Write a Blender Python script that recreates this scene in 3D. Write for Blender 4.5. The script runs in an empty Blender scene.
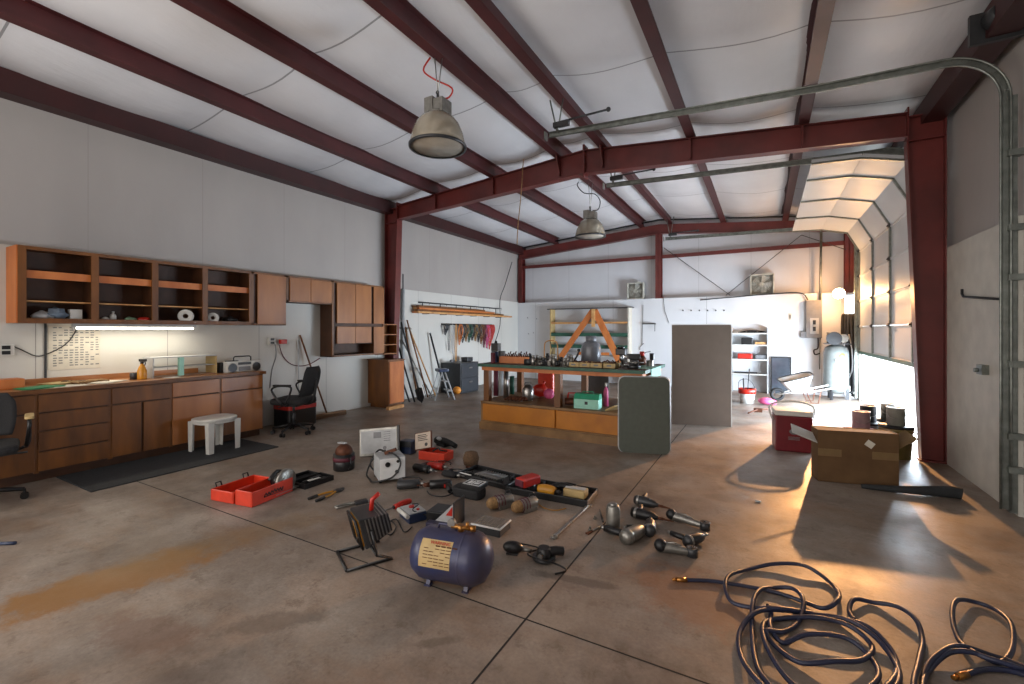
import bpy, bmesh, math, random
from mathutils import Vector, Matrix
random.seed(7)
R = math.radians
S = bpy.context.scene
COL = S.collection
# ------------------------------------------------------------------ camera
FOC, CX, HY, CH = 450.0, 512.0, 330.0, 1.5
YAW = R(29.3)
SN, CS = math.sin(YAW), math.cos(YAW)
cam = bpy.data.objects.new('camera', bpy.data.cameras.new('camera'))
COL.objects.link(cam)
cam.data.sensor_width = 36; cam.data.lens = 36*FOC/1024
cam.data.shift_y = -(342-HY)/1024
cam.data.clip_start = .05
cam.location = (0, 0, CH); cam.rotation_euler = (R(90), 0, YAW)
S.camera = cam
def ray(px, py):
    a = (px-CX)/FOC
    return Vector((a*CS-SN, a*SN+CS, (HY-py)/FOC))
def F(px, py, z=0):                       # photo point -> point on the horizontal plane z
    r = ray(px, py); t = (z-CH)/r.z
    return Vector((r.x*t, r.y*t, z))
def PX(px, py, X):                        # -> point on the wall plane X
    r = ray(px, py); t = X/r.x
    return Vector((X, r.y*t, CH+r.z*t))
def PY(px, py, Y):
    r = ray(px, py); t = Y/r.y
    return Vector((r.x*t, Y, CH+r.z*t))
def yX(px, X): return PX(px, HY, X).y
def xY(px, Y): return PY(px, HY, Y).x

# ------------------------------------------------------------------ materials
def newmat(name):
    m = bpy.data.materials.new(name); m.use_nodes = True
    nt = m.node_tree; b = nt.nodes['Principled BSDF']
    return m, nt, b
def c4(c): return (c[0], c[1], c[2], 1)
def lin(h):
    h = h.lstrip('#'); o = []
    for i in (0, 2, 4):
        v = int(h[i:i+2], 16)/255
        o.append(v/12.92 if v <= .04045 else ((v+.055)/1.055)**2.4)
    return tuple(o)
def mat(name, col, rough=.5, metal=0, var=.15, scale=12, bump=0, col2=None, alpha=1, stretch=None):
    if isinstance(col, str): col = lin(col)
    m, nt, b = newmat(name)
    b.inputs['Roughness'].default_value = rough; b.inputs['Metallic'].default_value = metal
    tc = nt.nodes.new('ShaderNodeTexCoord'); mp = nt.nodes.new('ShaderNodeMapping')
    nt.links.new(tc.outputs['Object'], mp.inputs[0])
    if stretch: mp.inputs['Scale'].default_value = stretch
    n = nt.nodes.new('ShaderNodeTexNoise'); n.inputs['Scale'].default_value = scale; n.inputs['Detail'].default_value = 5
    nt.links.new(mp.outputs[0], n.inputs['Vector'])
    cr = nt.nodes.new('ShaderNodeValToRGB'); cr.color_ramp.elements[0].position = .3; cr.color_ramp.elements[1].position = .7
    if col2 is None:
        a = tuple(max(0, x*(1-var)) for x in col); d = tuple(min(1, x*(1+var)) for x in col)
    else:
        if isinstance(col2, str): col2 = lin(col2)
        a, d = col, col2
    cr.color_ramp.elements[0].color = c4(a); cr.color_ramp.elements[1].color = c4(d)
    nt.links.new(n.outputs['Fac'], cr.inputs[0]); nt.links.new(cr.outputs[0], b.inputs['Base Color'])
    if bump:
        bp = nt.nodes.new('ShaderNodeBump'); bp.inputs['Strength'].default_value = bump; bp.inputs['Distance'].default_value = .01
        nt.links.new(n.outputs['Fac'], bp.inputs['Height']); nt.links.new(bp.outputs[0], b.inputs['Normal'])
    if alpha < 1:
        b.inputs['Transmission Weight'].default_value = 1-alpha
    return m
def glow(name, col, st):
    m, nt, b = newmat(name)
    b.inputs['Base Color'].default_value = c4(col)
    b.inputs['Emission Color'].default_value = c4(col); b.inputs['Emission Strength'].default_value = st
    return m
M = {}
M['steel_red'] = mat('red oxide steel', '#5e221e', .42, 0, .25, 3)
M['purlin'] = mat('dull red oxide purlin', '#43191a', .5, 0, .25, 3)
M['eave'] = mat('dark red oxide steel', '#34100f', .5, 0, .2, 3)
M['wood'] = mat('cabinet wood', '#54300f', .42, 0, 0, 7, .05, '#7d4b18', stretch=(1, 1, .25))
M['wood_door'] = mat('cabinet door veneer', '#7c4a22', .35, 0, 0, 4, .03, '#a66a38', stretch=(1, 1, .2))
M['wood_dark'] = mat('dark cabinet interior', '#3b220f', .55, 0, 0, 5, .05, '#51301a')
M['wood_orange'] = mat('orange stained wood', '#b0602a', .5, 0, 0, 6, .05, '#cc7c40', stretch=(1, 1, .3))
M['bench_face'] = mat('varnished bench face', '#9c5d16', .35, 0, 0, 3, .03, '#bb7620')
M['bench_plinth'] = mat('worn plinth wood', '#6b4c2a', .55, 0, 0, 5, .05, '#8a6840')
M['lumber'] = mat('pale lumber', '#b07a45', .6, 0, 0, 8, .05, '#d2a268')
M['counter'] = mat('worn counter laminate', '#8a5a36', .35, 0, 0, 4, .03, '#a9754c')
M['black'] = mat('black plastic', '#101012', .4, 0, .3)
M['blackm'] = mat('black rubber', '#151516', .7, 0, .3, 20, .1)
M['mesh'] = mat('black chair fabric', '#1a1a1c', .8, 0, .35, 120, .3)
M['grey'] = mat('grey plastic', '#6f7072', .45)
M['dgrey'] = mat('dark grey metal', '#3a3b3d', .4, .4)
M['lgrey'] = mat('light grey paint', '#a7a9aa', .45)
M['steel'] = mat('brushed steel', '#9a9894', .3, .9, .15, 30)
M['alu'] = mat('dull cast aluminium', '#8a8882', .38, .8, .2, 20, .1)
M['galv'] = mat('galvanized steel', '#7c807a', .4, .75, .25, 15)
M['white'] = mat('white plastic', '#c9c8c2', .45, 0, .06)
M['whiteb'] = mat('bright white enamel', '#dededc', .35, 0, .04)
M['red'] = mat('red plastic', '#b32416', .4, 0, .15)
M['redcase'] = mat('orange red plastic case', '#c8371d', .38, 0, .12)
M['cooler'] = mat('deep red cooler', '#68101c', .4, 0, .12)
M['green'] = mat('green enamel', '#1f8c68', .35, 0, .15)
M['teal'] = mat('pale teal enamel', '#8fc8b4', .35, 0, .1)
M['gtrim'] = mat('dark green paint', '#23503f', .5, 0, .25, 15)
M['blue'] = mat('blue tank paint', '#22305a', .38, .1, 0, 3.2, .03, '#443a40')
M['hose'] = mat('dark blue rubber hose', '#22263c', .42, 0, .25, 9)
M['yellow'] = mat('yellow plastic', '#b07a1c', .45, 0, .15)
M['amber'] = mat('amber liquid plastic', '#c98a2a', .25, 0, .1)
M['brass'] = mat('brass', '#9c6b34', .3, .8, .2)
M['card'] = mat('cardboard', '#543a1e', .8, 0, 0, 6, .05, '#64492b')
M['cardl'] = mat('packing tape', '#705836', .5, 0, .08)
M['paper'] = mat('paper', '#c8c2b4', .8, 0, .06)
M['label'] = mat('tan paper label', '#b59b68', .6, 0, .1)
M['brown_panel'] = mat('taupe hardboard', '#6b5f54', .55, 0, .06, 8)
M['tablegreen'] = mat('grey green vinyl', '#4c5148', .6, 0, .08, 20, .05)
M['fiber'] = mat('brown bristles', '#5c4530', .9, 0, .3, 60, .3)
M['foam'] = mat('charcoal foam', '#26282a', .85, 0, .15, 30, .1)
M['tankgrey'] = mat('grey tank paint', '#6e7177', .35, .1, .1)
M['tanklight'] = mat('pale tank paint', '#7c8280', .35, .1, .1)
M['pink'] = mat('faded pink plastic', '#c0507a', .5)
M['orange'] = mat('orange plastic', '#d98a30', .5)
M['rope'] = mat('tan rope', '#8a6a44', .8, 0, .3, 60)
M['maroon'] = mat('maroon strap', '#5a1c2c', .6)
M['fanmat'] = mat('almond fan plastic', '#b4b2a6', .5)
M['fandark'] = mat('dusty fan blade', '#8c8b82', .5)
M['navy'] = mat('navy plastic', '#1d2c4a', .4)
M['mirror'] = mat('dark framed glass', '#5c6570', .15, .6, .3, 3)
M['copper'] = mat('rusty steel', '#5a3320', .6, .4, .3, 25, .1)
M['shade'] = mat('aged acrylic shade', '#b3aa98', .16, .25, .2, 4, alpha=.7)
M['lens'] = mat('frosted lamp lens', '#b8ae9e', .25, .1, .12, 6, alpha=.75)
M['mesh_mat'] = mat('charcoal rubber mat', '#25282b', .8, 0, .35, 60, .4)
M['tube'] = glow('lit fluorescent tube', (1, .93, .78), 6)
M['bulb'] = glow('lit bulb', (1, .62, .28), 160)
def glassmat():
    m, nt, b = newmat('clear glass'); b.inputs['Transmission Weight'].default_value = .9
    b.inputs['Roughness'].default_value = .12; b.inputs['Base Color'].default_value = (.75, .78, .74, 1); b.inputs['IOR'].default_value = 1.2
    return m
M['glass'] = glassmat()

def floor_mat():
    m, nt, b = newmat('stained concrete floor')
    N = nt.nodes.new; L = nt.links.new
    tc = N('ShaderNodeTexCoord')
    def noise(sc, det=6, rough=.6, stretch=None, dist=0):
        mp = N('ShaderNodeMapping'); L(tc.outputs['Object'], mp.inputs[0])
        if stretch: mp.inputs['Scale'].default_value = stretch[:3]; mp.inputs['Rotation'].default_value = (0, 0, stretch[3])
        n = N('ShaderNodeTexNoise'); n.inputs['Scale'].default_value = sc; n.inputs['Detail'].default_value = det
        n.inputs['Roughness'].default_value = rough; n.inputs['Distortion'].default_value = dist
        L(mp.outputs[0], n.inputs['Vector']); return n.outputs['Fac']
    def ramp(f, a, bb, ca=(0, 0, 0, 1), cb=(1, 1, 1, 1)):
        r = N('ShaderNodeValToRGB'); r.color_ramp.elements[0].position = a; r.color_ramp.elements[1].position = bb
        r.color_ramp.elements[0].color = ca; r.color_ramp.elements[1].color = cb; L(f, r.inputs[0]); return r.outputs[0]
    def mix(f, a, bb, mode='MIX'):
        x = N('ShaderNodeMix'); x.data_type = 'RGBA'; x.blend_type = mode
        if hasattr(f, 'node'): L(f, x.inputs[0])
        else: x.inputs[0].default_value = f
        if hasattr(a, 'node'): L(a, x.inputs[6])
        else: x.inputs[6].default_value = a
        if hasattr(bb, 'node'): L(bb, x.inputs[7])
        else: x.inputs[7].default_value = bb
        return x.outputs[2]
    def mul(a, bb):
        x = N('ShaderNodeMath'); x.operation = 'MULTIPLY'; L(a, x.inputs[0])
        if hasattr(bb, 'node'): L(bb, x.inputs[1])
        else: x.inputs[1].default_value = bb
        return x.outputs[0]
    base = ramp(noise(1.1, 9, .68), .36, .66, c4(lin('#695c52')), c4(lin('#a2968a')))
    base = mix(mul(ramp(noise(.8, 6, .7, (1, 2.6, 1, .5)), .5, .72), .55), base, c4(lin('#86613f')))
    base = mix(mul(ramp(noise(3.2, 8, .7), .52, .75), .4), base, c4(lin('#54473c')))
    base = mix(mul(ramp(noise(1.7, 8, .75, (1, 3, 1, 2.2)), .58, .72), .45), base, c4(lin('#9a8f84')))
    base = mix(mul(ramp(noise(55, 3, .6), .35, .7), .25), base, c4(lin('#4a4038')))
    base = mix(mul(ramp(noise(6.5, 9, .8), .54, .62), .5), base, c4(lin('#5a4a3c')))
    base = mix(mul(ramp(noise(.55, 9, .8, (2.2, 1, 1, .3), 1.5), .5, .58), .3), base, c4(lin('#8c7b6a')))
    def blob(p, q, wid, col, amt, seed):
        # a stain lying along p..q with ragged edges
        c = (Vector(p)+Vector(q))/2; d = Vector(q)-Vector(p); ln = d.length/2; an = math.atan2(d.y, d.x)
        mp = N('ShaderNodeMapping'); mp.vector_type = 'TEXTURE'
        mp.inputs['Location'].default_value = (c.x, c.y, 0); mp.inputs['Rotation'].default_value = (0, 0, an); mp.inputs['Scale'].default_value = (ln, wid, 1)
        L(tc.outputs['Object'], mp.inputs[0])
        ln_ = N('ShaderNodeVectorMath'); ln_.operation = 'LENGTH'; L(mp.outputs[0], ln_.inputs[0])
        n = noise(3.4+seed*.25, 9, .78)
        ad = N('ShaderNodeMath'); ad.operation = 'MULTIPLY_ADD'; L(n, ad.inputs[0]); ad.inputs[1].default_value = 2.6; L(ln_.outputs['Value'], ad.inputs[2])
        msk = ramp(ad.outputs[0], .0, 1)
        r = msk.node; r.color_ramp.elements[0].position = .55; r.color_ramp.elements[1].position = 1
        mr = N('ShaderNodeMapRange'); L(ad.outputs[0], mr.inputs[0]); mr.inputs[1].default_value = 1.9; mr.inputs[2].default_value = 2.35
        mr.inputs[3].default_value = 1; mr.inputs[4].default_value = 0
        return mul(mr.outputs[0], amt), c4(lin(col))
    for p, q, wdt, col, amt, sd in [
        (F(-60, 628), F(235, 545), .27, '#8a5f2a', .85, 0), (F(60, 585), F(330, 512), .2, '#7d6038', .4, 3),
        (F(210, 632), F(340, 612), .09, '#4d4238', .45, 5), (F(520, 570), F(640, 592), .05, '#4a3f36', .55, 7),
        (F(700, 495), F(740, 500), .1, '#5a5047', .5, 1), (F(412, 645), F(465, 638), .035, '#54483e', .5, 9),
        (F(100, 620), F(200, 650), .15, '#6b4a38', .5, 11), (F(640, 560), F(760, 640), .3, '#8a5a38', .5, 13)]:
        k, cc = blob(p, q, wdt, col, amt, sd)
        base = mix(k, base, cc)
    L(base, b.inputs['Base Color'])
    rr = ramp(noise(1.9, 5, .6), .3, .7, (.34, .34, .34, 1), (.6, .6, .6, 1)); L(rr, b.inputs['Roughness'])
    bp = N('ShaderNodeBump'); bp.inputs['Strength'].default_value = .12; bp.inputs['Distance'].default_value = .01
    L(noise(30, 6, .7), bp.inputs['Height']); L(bp.outputs[0], b.inputs['Normal'])
    return m
M['floor'] = floor_mat()
def seam_mat(name, col, axis, period, off, var=.07, wid=.012, dark=.55, scale=1.2, rough=.45):
    m, nt, b = newmat(name); N = nt.nodes.new; L = nt.links.new
    tc = N('ShaderNodeTexCoord'); sp = N('ShaderNodeSeparateXYZ'); L(tc.outputs['Object'], sp.inputs[0])
    a = N('ShaderNodeMath'); a.operation = 'ADD'; L(sp.outputs[axis], a.inputs[0]); a.inputs[1].default_value = off+100*period
    md = N('ShaderNodeMath'); md.operation = 'MODULO'; L(a.outputs[0], md.inputs[0]); md.inputs[1].default_value = period
    lt = N('ShaderNodeMath'); lt.operation = 'LESS_THAN'; L(md.outputs[0], lt.inputs[0]); lt.inputs[1].default_value = wid
    mp = N('ShaderNodeMapping'); L(tc.outputs['Object'], mp.inputs[0]); mp.inputs['Scale'].default_value = (1, 1, .4)
    n = N('ShaderNodeTexNoise'); n.inputs['Scale'].default_value = scale; n.inputs['Detail'].default_value = 7; L(mp.outputs[0], n.inputs['Vector'])
    cr = N('ShaderNodeValToRGB'); cr.color_ramp.elements[0].position = .3; cr.color_ramp.elements[1].position = .7
    c = lin(col); cr.color_ramp.elements[0].color = c4([x*(1-var) for x in c]); cr.color_ramp.elements[1].color = c4([min(1, x*(1+var)) for x in c])
    L(n.outputs['Fac'], cr.inputs[0])
    x = N('ShaderNodeMix'); x.data_type = 'RGBA'; L(lt.outputs[0], x.inputs[0]); L(cr.outputs[0], x.inputs[6]); x.inputs[7].default_value = c4([v*dark for v in c])
    L(x.outputs[2], b.inputs['Base Color']); b.inputs['Roughness'].default_value = rough
    n2 = N('ShaderNodeTexNoise'); n2.inputs['Scale'].default_value = 5; n2.inputs['Detail'].default_value = 4
    mp2 = N('ShaderNodeMapping'); L(tc.outputs['Object'], mp2.inputs[0]); mp2.inputs['Scale'].default_value = (4, .8, .6) if axis == 1 else (.8, 4, .6)
    L(mp2.outputs[0], n2.inputs['Vector'])
    bp = N('ShaderNodeBump'); bp.inputs['Strength'].default_value = .25; bp.inputs['Distance'].default_value = .02; L(n2.outputs['Fac'], bp.inputs['Height']); L(bp.outputs[0], b.inputs['Normal'])
    return m
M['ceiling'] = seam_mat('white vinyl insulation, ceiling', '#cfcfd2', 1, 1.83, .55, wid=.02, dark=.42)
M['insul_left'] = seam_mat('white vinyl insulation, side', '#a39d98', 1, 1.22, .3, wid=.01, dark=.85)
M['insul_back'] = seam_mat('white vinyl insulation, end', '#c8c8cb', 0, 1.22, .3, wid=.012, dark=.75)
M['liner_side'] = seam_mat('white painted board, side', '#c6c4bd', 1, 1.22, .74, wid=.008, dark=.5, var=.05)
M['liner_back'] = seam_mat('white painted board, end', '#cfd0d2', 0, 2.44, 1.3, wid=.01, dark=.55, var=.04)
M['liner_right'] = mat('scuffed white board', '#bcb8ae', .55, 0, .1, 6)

# ------------------------------------------------------------------ mesh builder
class MB:
    def __init__(s): s.bm = bmesh.new(); s.sm = []
    def _x(s, vs, m):
        if m is not None: bmesh.ops.transform(s.bm, matrix=m, verts=vs)
    def box(s, x0, y0, z0, x1, y1, z1, m=None):
        r = bmesh.ops.create_cube(s.bm, size=1)
        bmesh.ops.scale(s.bm, vec=(x1-x0, y1-y0, z1-z0), verts=r['verts'])
        bmesh.ops.translate(s.bm, vec=((x0+x1)/2, (y0+y1)/2, (z0+z1)/2), verts=r['verts'])
        s._x(r['verts'], m); return s
    def cyl(s, p, q, r1, r2=None, seg=16, caps=True):
        p, q = Vector(p), Vector(q); d = q-p; r2 = r1 if r2 is None else r2
        r = bmesh.ops.create_cone(s.bm, cap_ends=caps, segments=seg, radius1=r1, radius2=r2, depth=d.length)
        mt = Matrix.Translation((p+q)/2) @ d.to_track_quat('Z', 'Y').to_matrix().to_4x4()
        s._x(r['verts'], mt)
        for v in r['verts']:
            for f in v.link_faces:
                if len(f.verts) == 4: f.smooth = True
        return s
    def ball(s, c, r, sc=(1, 1, 1), m=None, seg=16):
        g = bmesh.ops.create_uvsphere(s.bm, u_segments=seg, v_segments=max(6, seg//2), radius=r)
        bmesh.ops.scale(s.bm, vec=sc, verts=g['verts']); s._x(g['verts'], m)
        bmesh.ops.translate(s.bm, vec=c, verts=g['verts'])
        for v in g['verts']:
            for f in v.link_faces: f.smooth = True
        return s
    def lathe(s, prof, seg=24, m=None, smooth=True):
        vs = []; rings = []
        for (r, z) in prof:
            ring = [s.bm.verts.new((r*math.cos(2*math.pi*k/seg), r*math.sin(2*math.pi*k/seg), z)) for k in range(seg)] if r > 1e-5 else [s.bm.verts.new((0, 0, z))]
            rings.append(ring); vs += ring
        for a, b in zip(rings, rings[1:]):
            for k in range(seg):
                k2 = (k+1) % seg
                if len(a) == 1 and len(b) == 1: continue
                if len(a) == 1: f = s.bm.faces.new((a[0], b[k2], b[k]))
                elif len(b) == 1: f = s.bm.faces.new((a[k], a[k2], b[0]))
                else: f = s.bm.faces.new((a[k], a[k2], b[k2], b[k]))
                f.smooth = smooth
        s._x(vs, m); return s
    def tube(s, pts, r, seg=8, closed=False, smoothn=0):
        P = [Vector(p) for p in pts]
        if smoothn:
            Q = []; n = len(P)
            for i in range(n if closed else n-1):
                p0, p1, p2, p3 = (P[(i-1) % n] if closed or i else P[0]), P[i], P[(i+1) % n], (P[(i+2) % n] if closed or i+2 < n else P[-1])
                for k in range(smoothn):
                    t = k/smoothn
                    Q.append(.5*((2*p1)+(-p0+p2)*t+(2*p0-5*p1+4*p2-p3)*t*t+(-p0+3*p1-3*p2+p3)*t**3))
            if not closed: Q.append(P[-1])
            P = Q
        n = len(P); rings = []; up = Vector((0, 0, 1))
        prev = None
        for i in range(n):
            a = P[(i-1) % n] if (closed or i) else P[0]; b = P[(i+1) % n] if (closed or i < n-1) else P[-1]
            d = (b-a)
            if d.length < 1e-8: d = Vector((0, 0, 1))
            d.normalize()
            if prev is None: u = d.orthogonal().normalized()
            else:
                u = prev-d*prev.dot(d)
                u = u.normalized() if u.length > 1e-6 else d.orthogonal().normalized()
            prev = u; w = d.cross(u)
            rr = r(i/(n-1)) if callable(r) else r
            rings.append([s.bm.verts.new(P[i]+(u*math.cos(2*math.pi*k/seg)+w*math.sin(2*math.pi*k/seg))*rr) for k in range(seg)])
        m_ = n if closed else n-1
        for i in range(m_):
            a, b = rings[i], rings[(i+1) % n]
            for k in range(seg):
                f = s.bm.faces.new((a[k], a[(k+1) % seg], b[(k+1) % seg], b[k])); f.smooth = True
        if not closed:
            s.bm.faces.new(rings[0][::-1]); s.bm.faces.new(rings[-1])
        return s
    def prism(s, poly, t0, t1, plane='xz', m=None):
        def mk(a, b, t): return (a, t, b) if plane == 'xz' else ((t, a, b) if plane == 'yz' else (a, b, t))
        A = [s.bm.verts.new(mk(a, b, t0)) for a, b in poly]; B = [s.bm.verts.new(mk(a, b, t1)) for a, b in poly]
        s.bm.faces.new(A); s.bm.faces.new(B[::-1])
        n = len(poly)
        for i in range(n): s.bm.faces.new((A[i], B[i], B[(i+1) % n], A[(i+1) % n]))
        s._x(A+B, m); return s
    def build(s, name, mt, parent=None, bevel=0, loc=None):
        bmesh.ops.recalc_face_normals(s.bm, faces=s.bm.faces[:])
        me = bpy.data.meshes.new(name); s.bm.to_mesh(me); s.bm.free()
        me.materials.append(M[mt] if isinstance(mt, str) else mt)
        o = bpy.data.objects.new(name, me); COL.objects.link(o)
        if parent: o.parent = parent
        if loc is not None: o.location = loc
        if bevel:
            bv = o.modifiers.new('b', 'BEVEL'); bv.width = bevel; bv.segments = 2; bv.limit_method = 'ANGLE'; bv.angle_limit = R(40)
        return o
def TR(x=0, y=0, z=0, rx=0, ry=0, rz=0):
    return Matrix.Translation((x, y, z)) @ Matrix.Rotation(rz, 4, 'Z') @ Matrix.Rotation(ry, 4, 'Y') @ Matrix.Rotation(rx, 4, 'X')
def tag(o, label, cat, group=None, kind=None):
    o['label'] = label; o['category'] = cat
    if group: o['group'] = group
    if kind: o['kind'] = kind
    return o
def thing(name, label, cat, loc=(0, 0, 0), rz=0, group=None, rot=None):
    o = bpy.data.objects.new(name, None); COL.objects.link(o); o.empty_display_size = .1
    o.location = loc; o.rotation_euler = rot if rot else (0, 0, rz)
    return tag(o, label, cat, group)
def struct(name, mb, mt, label=None, cat=None, bevel=0):
    o = mb.build(name, mt, bevel=bevel); o['kind'] = 'structure'
    if label: o['label'] = label; o['category'] = cat or 'wall'
    return o
def dup(root, loc=None, rz=None, label=None, group=None, scale=None):
    r = root.copy(); COL.objects.link(r)
    if loc is not None: r.location = loc
    if rz is not None: r.rotation_euler = (r.rotation_euler[0], r.rotation_euler[1], rz)
    if label: r['label'] = label
    if group: r['group'] = group
    if scale: r.scale = (scale,)*3
    for ch in list(root.children):
        c = ch.copy(); COL.objects.link(c); c.parent = r
        for g in list(ch.children):
            d = g.copy(); COL.objects.link(d); d.parent = c
    return r
def seg(p, q, zz=0):
    a, b = F(*p), F(*q); d = b-a
    return (a+b)/2, math.atan2(d.y, d.x), d.length
def text(body, size, mt, parent, loc, rot, name='lettering', ext=.0006, align='CENTER'):
    cu = bpy.data.curves.new(name, 'FONT'); cu.body = body; cu.size = size; cu.extrude = ext; cu.align_x = align; cu.align_y = 'CENTER'
    cu.materials.append(M[mt]); o = bpy.data.objects.new(name, cu); COL.objects.link(o); o.parent = parent
    o.location = loc; o.rotation_euler = rot
    bpy.context.view_layer.update()
    me = bpy.data.meshes.new_from_object(o.evaluated_get(bpy.context.evaluated_depsgraph_get()))
    bpy.data.objects.remove(o); o = bpy.data.objects.new(name, me); COL.objects.link(o); o.parent = parent
    if not me.materials: me.materials.append(M[mt])
    o.location = loc; o.rotation_euler = rot; return o
def rrect(w, h, r, n=5, cx=0, cy=0):
    P = []
    for (sx, sy, a0) in ((1, 1, 0), (-1, 1, 90), (-1, -1, 180), (1, -1, 270)):
        for k in range(n+1):
            a = R(a0+90*k/n); P.append((cx+sx*(w/2-r)+r*math.cos(a), cy+sy*(h/2-r)+r*math.sin(a)))
    return P

# ================================================================== SETTING
XL, XR, YB, YN = -6.8, 1.78, 12.5, -4.0
JX, JY = -1.08, 2.07                       # floor joints
f = MB(); f.box(XL-.3, YN-.1, -.12, XR+.12, YB+.35, 0)
struct('floor', f, 'floor', 'worn stained concrete slab floor of the workshop', 'floor')
j = MB(); j.box(JX-.005, YN, -.01, JX+.005, YB, .0012)
struct('trim_1', j, 'blackm', 'dark sawn control joint running the length of the slab', 'joint')
j = MB(); j.box(XL, JY-.004, -.01, XR, JY+.004, .0012)
struct('trim_2', j, 'blackm', 'dark sawn control joint running across the slab', 'joint')
def ridge(x, zl=4.17, zr=4.56): # underside height of roof insulation
    return zr-(zr-zl)*abs(x+2.5)/4.3
PUR = [-5.5, -4.2, -2.93, -2.2, -.92, .42]
# ceiling: insulation sagging between purlins
xs = [XL-.2]+PUR+[XR+.1]
c = bmesh.new(); NY = 130; rows = []
xx = []
for a, b in zip(xs, xs[1:]):
    k = 8
    xx += [(a+(b-a)*i/k, i/k, b-a) for i in range(k)]
xx.append((xs[-1], 0, 1))
for i in range(NY+1):
    y = YN-.1+(YB+.35-YN+.1)*i/NY; row = []
    ph = ((y+.55) % 1.83)/1.83
    for x, t, w in xx:
        sag = math.sin(math.pi*t)*(.06+.045*w*(1-abs(2*ph-1)**3)+.02*math.sin(y*1.3+x*2))
        row.append(c.verts.new((x, y, ridge(x)+.02-sag)))
    rows.append(row)
for a, b in zip(rows, rows[1:]):
    for k in range(len(a)-1):
        fc = c.faces.new((a[k], a[k+1], b[k+1], b[k])); fc.smooth = True
mb = MB(); mb.bm.free(); mb.bm = c
struct('ceiling', mb, 'ceiling', 'white vinyl roof insulation sagging between red purlins', 'ceiling')
mb = MB(); mb.box(XL-.4, YN-.1, 4.62, XR+.2, YB+.4, 4.7); struct('roof_slab', mb, 'galv', 'metal roof above the insulation', 'roof')
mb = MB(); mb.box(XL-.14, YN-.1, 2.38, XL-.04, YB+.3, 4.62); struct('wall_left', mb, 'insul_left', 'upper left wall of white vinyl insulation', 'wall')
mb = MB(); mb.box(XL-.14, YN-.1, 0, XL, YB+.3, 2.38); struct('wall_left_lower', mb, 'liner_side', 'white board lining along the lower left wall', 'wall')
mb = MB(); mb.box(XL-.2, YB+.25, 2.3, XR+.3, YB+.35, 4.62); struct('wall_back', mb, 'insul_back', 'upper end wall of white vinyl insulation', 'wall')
mb = MB(); mb.box(XL, YB, 0, XR-.2, YB+.24, 2.33); mb.box(XL, YB-.012, 2.33, XR-.2, YB+.25, 2.35); struct('wall_back_lower', mb, 'liner_back', 'white board lining across the lower end wall with a ledge', 'wall')
mb = MB(); mb.box(XL-.2, YN-.1, 0, XR+.3, YN, 4.62); struct('wall_near', mb, 'insul_back', 'wall behind the viewpoint', 'wall')
# right wall: between doors (Y 5.15..7.1), beyond 11.95, above doors
DT = 3.62
mb = MB(); mb.box(XR+.07, 5.15, 2.42, XR+.17, 7.1, DT); mb.box(XR+.07, YN, DT, XR+.17, YB+.3, 4.62); mb.box(XR+.07, 11.95, 0, XR+.17, YB+.3, DT); mb.box(XR+.07, YN, 0, XR+.17, .3, DT)
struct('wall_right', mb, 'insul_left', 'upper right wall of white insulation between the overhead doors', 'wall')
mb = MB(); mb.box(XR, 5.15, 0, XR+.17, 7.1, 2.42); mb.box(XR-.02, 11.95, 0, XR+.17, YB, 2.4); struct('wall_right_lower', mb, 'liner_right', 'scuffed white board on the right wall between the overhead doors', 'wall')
# outside
mb = MB(); mb.box(XR+.17, -20, -.14, 60, 60, -.02); struct('ground_outside', mb, mat('pale gravel', '#c9c5bc', .9, 0, .1, 3), 'pale ground outside the overhead door', 'ground')

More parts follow.
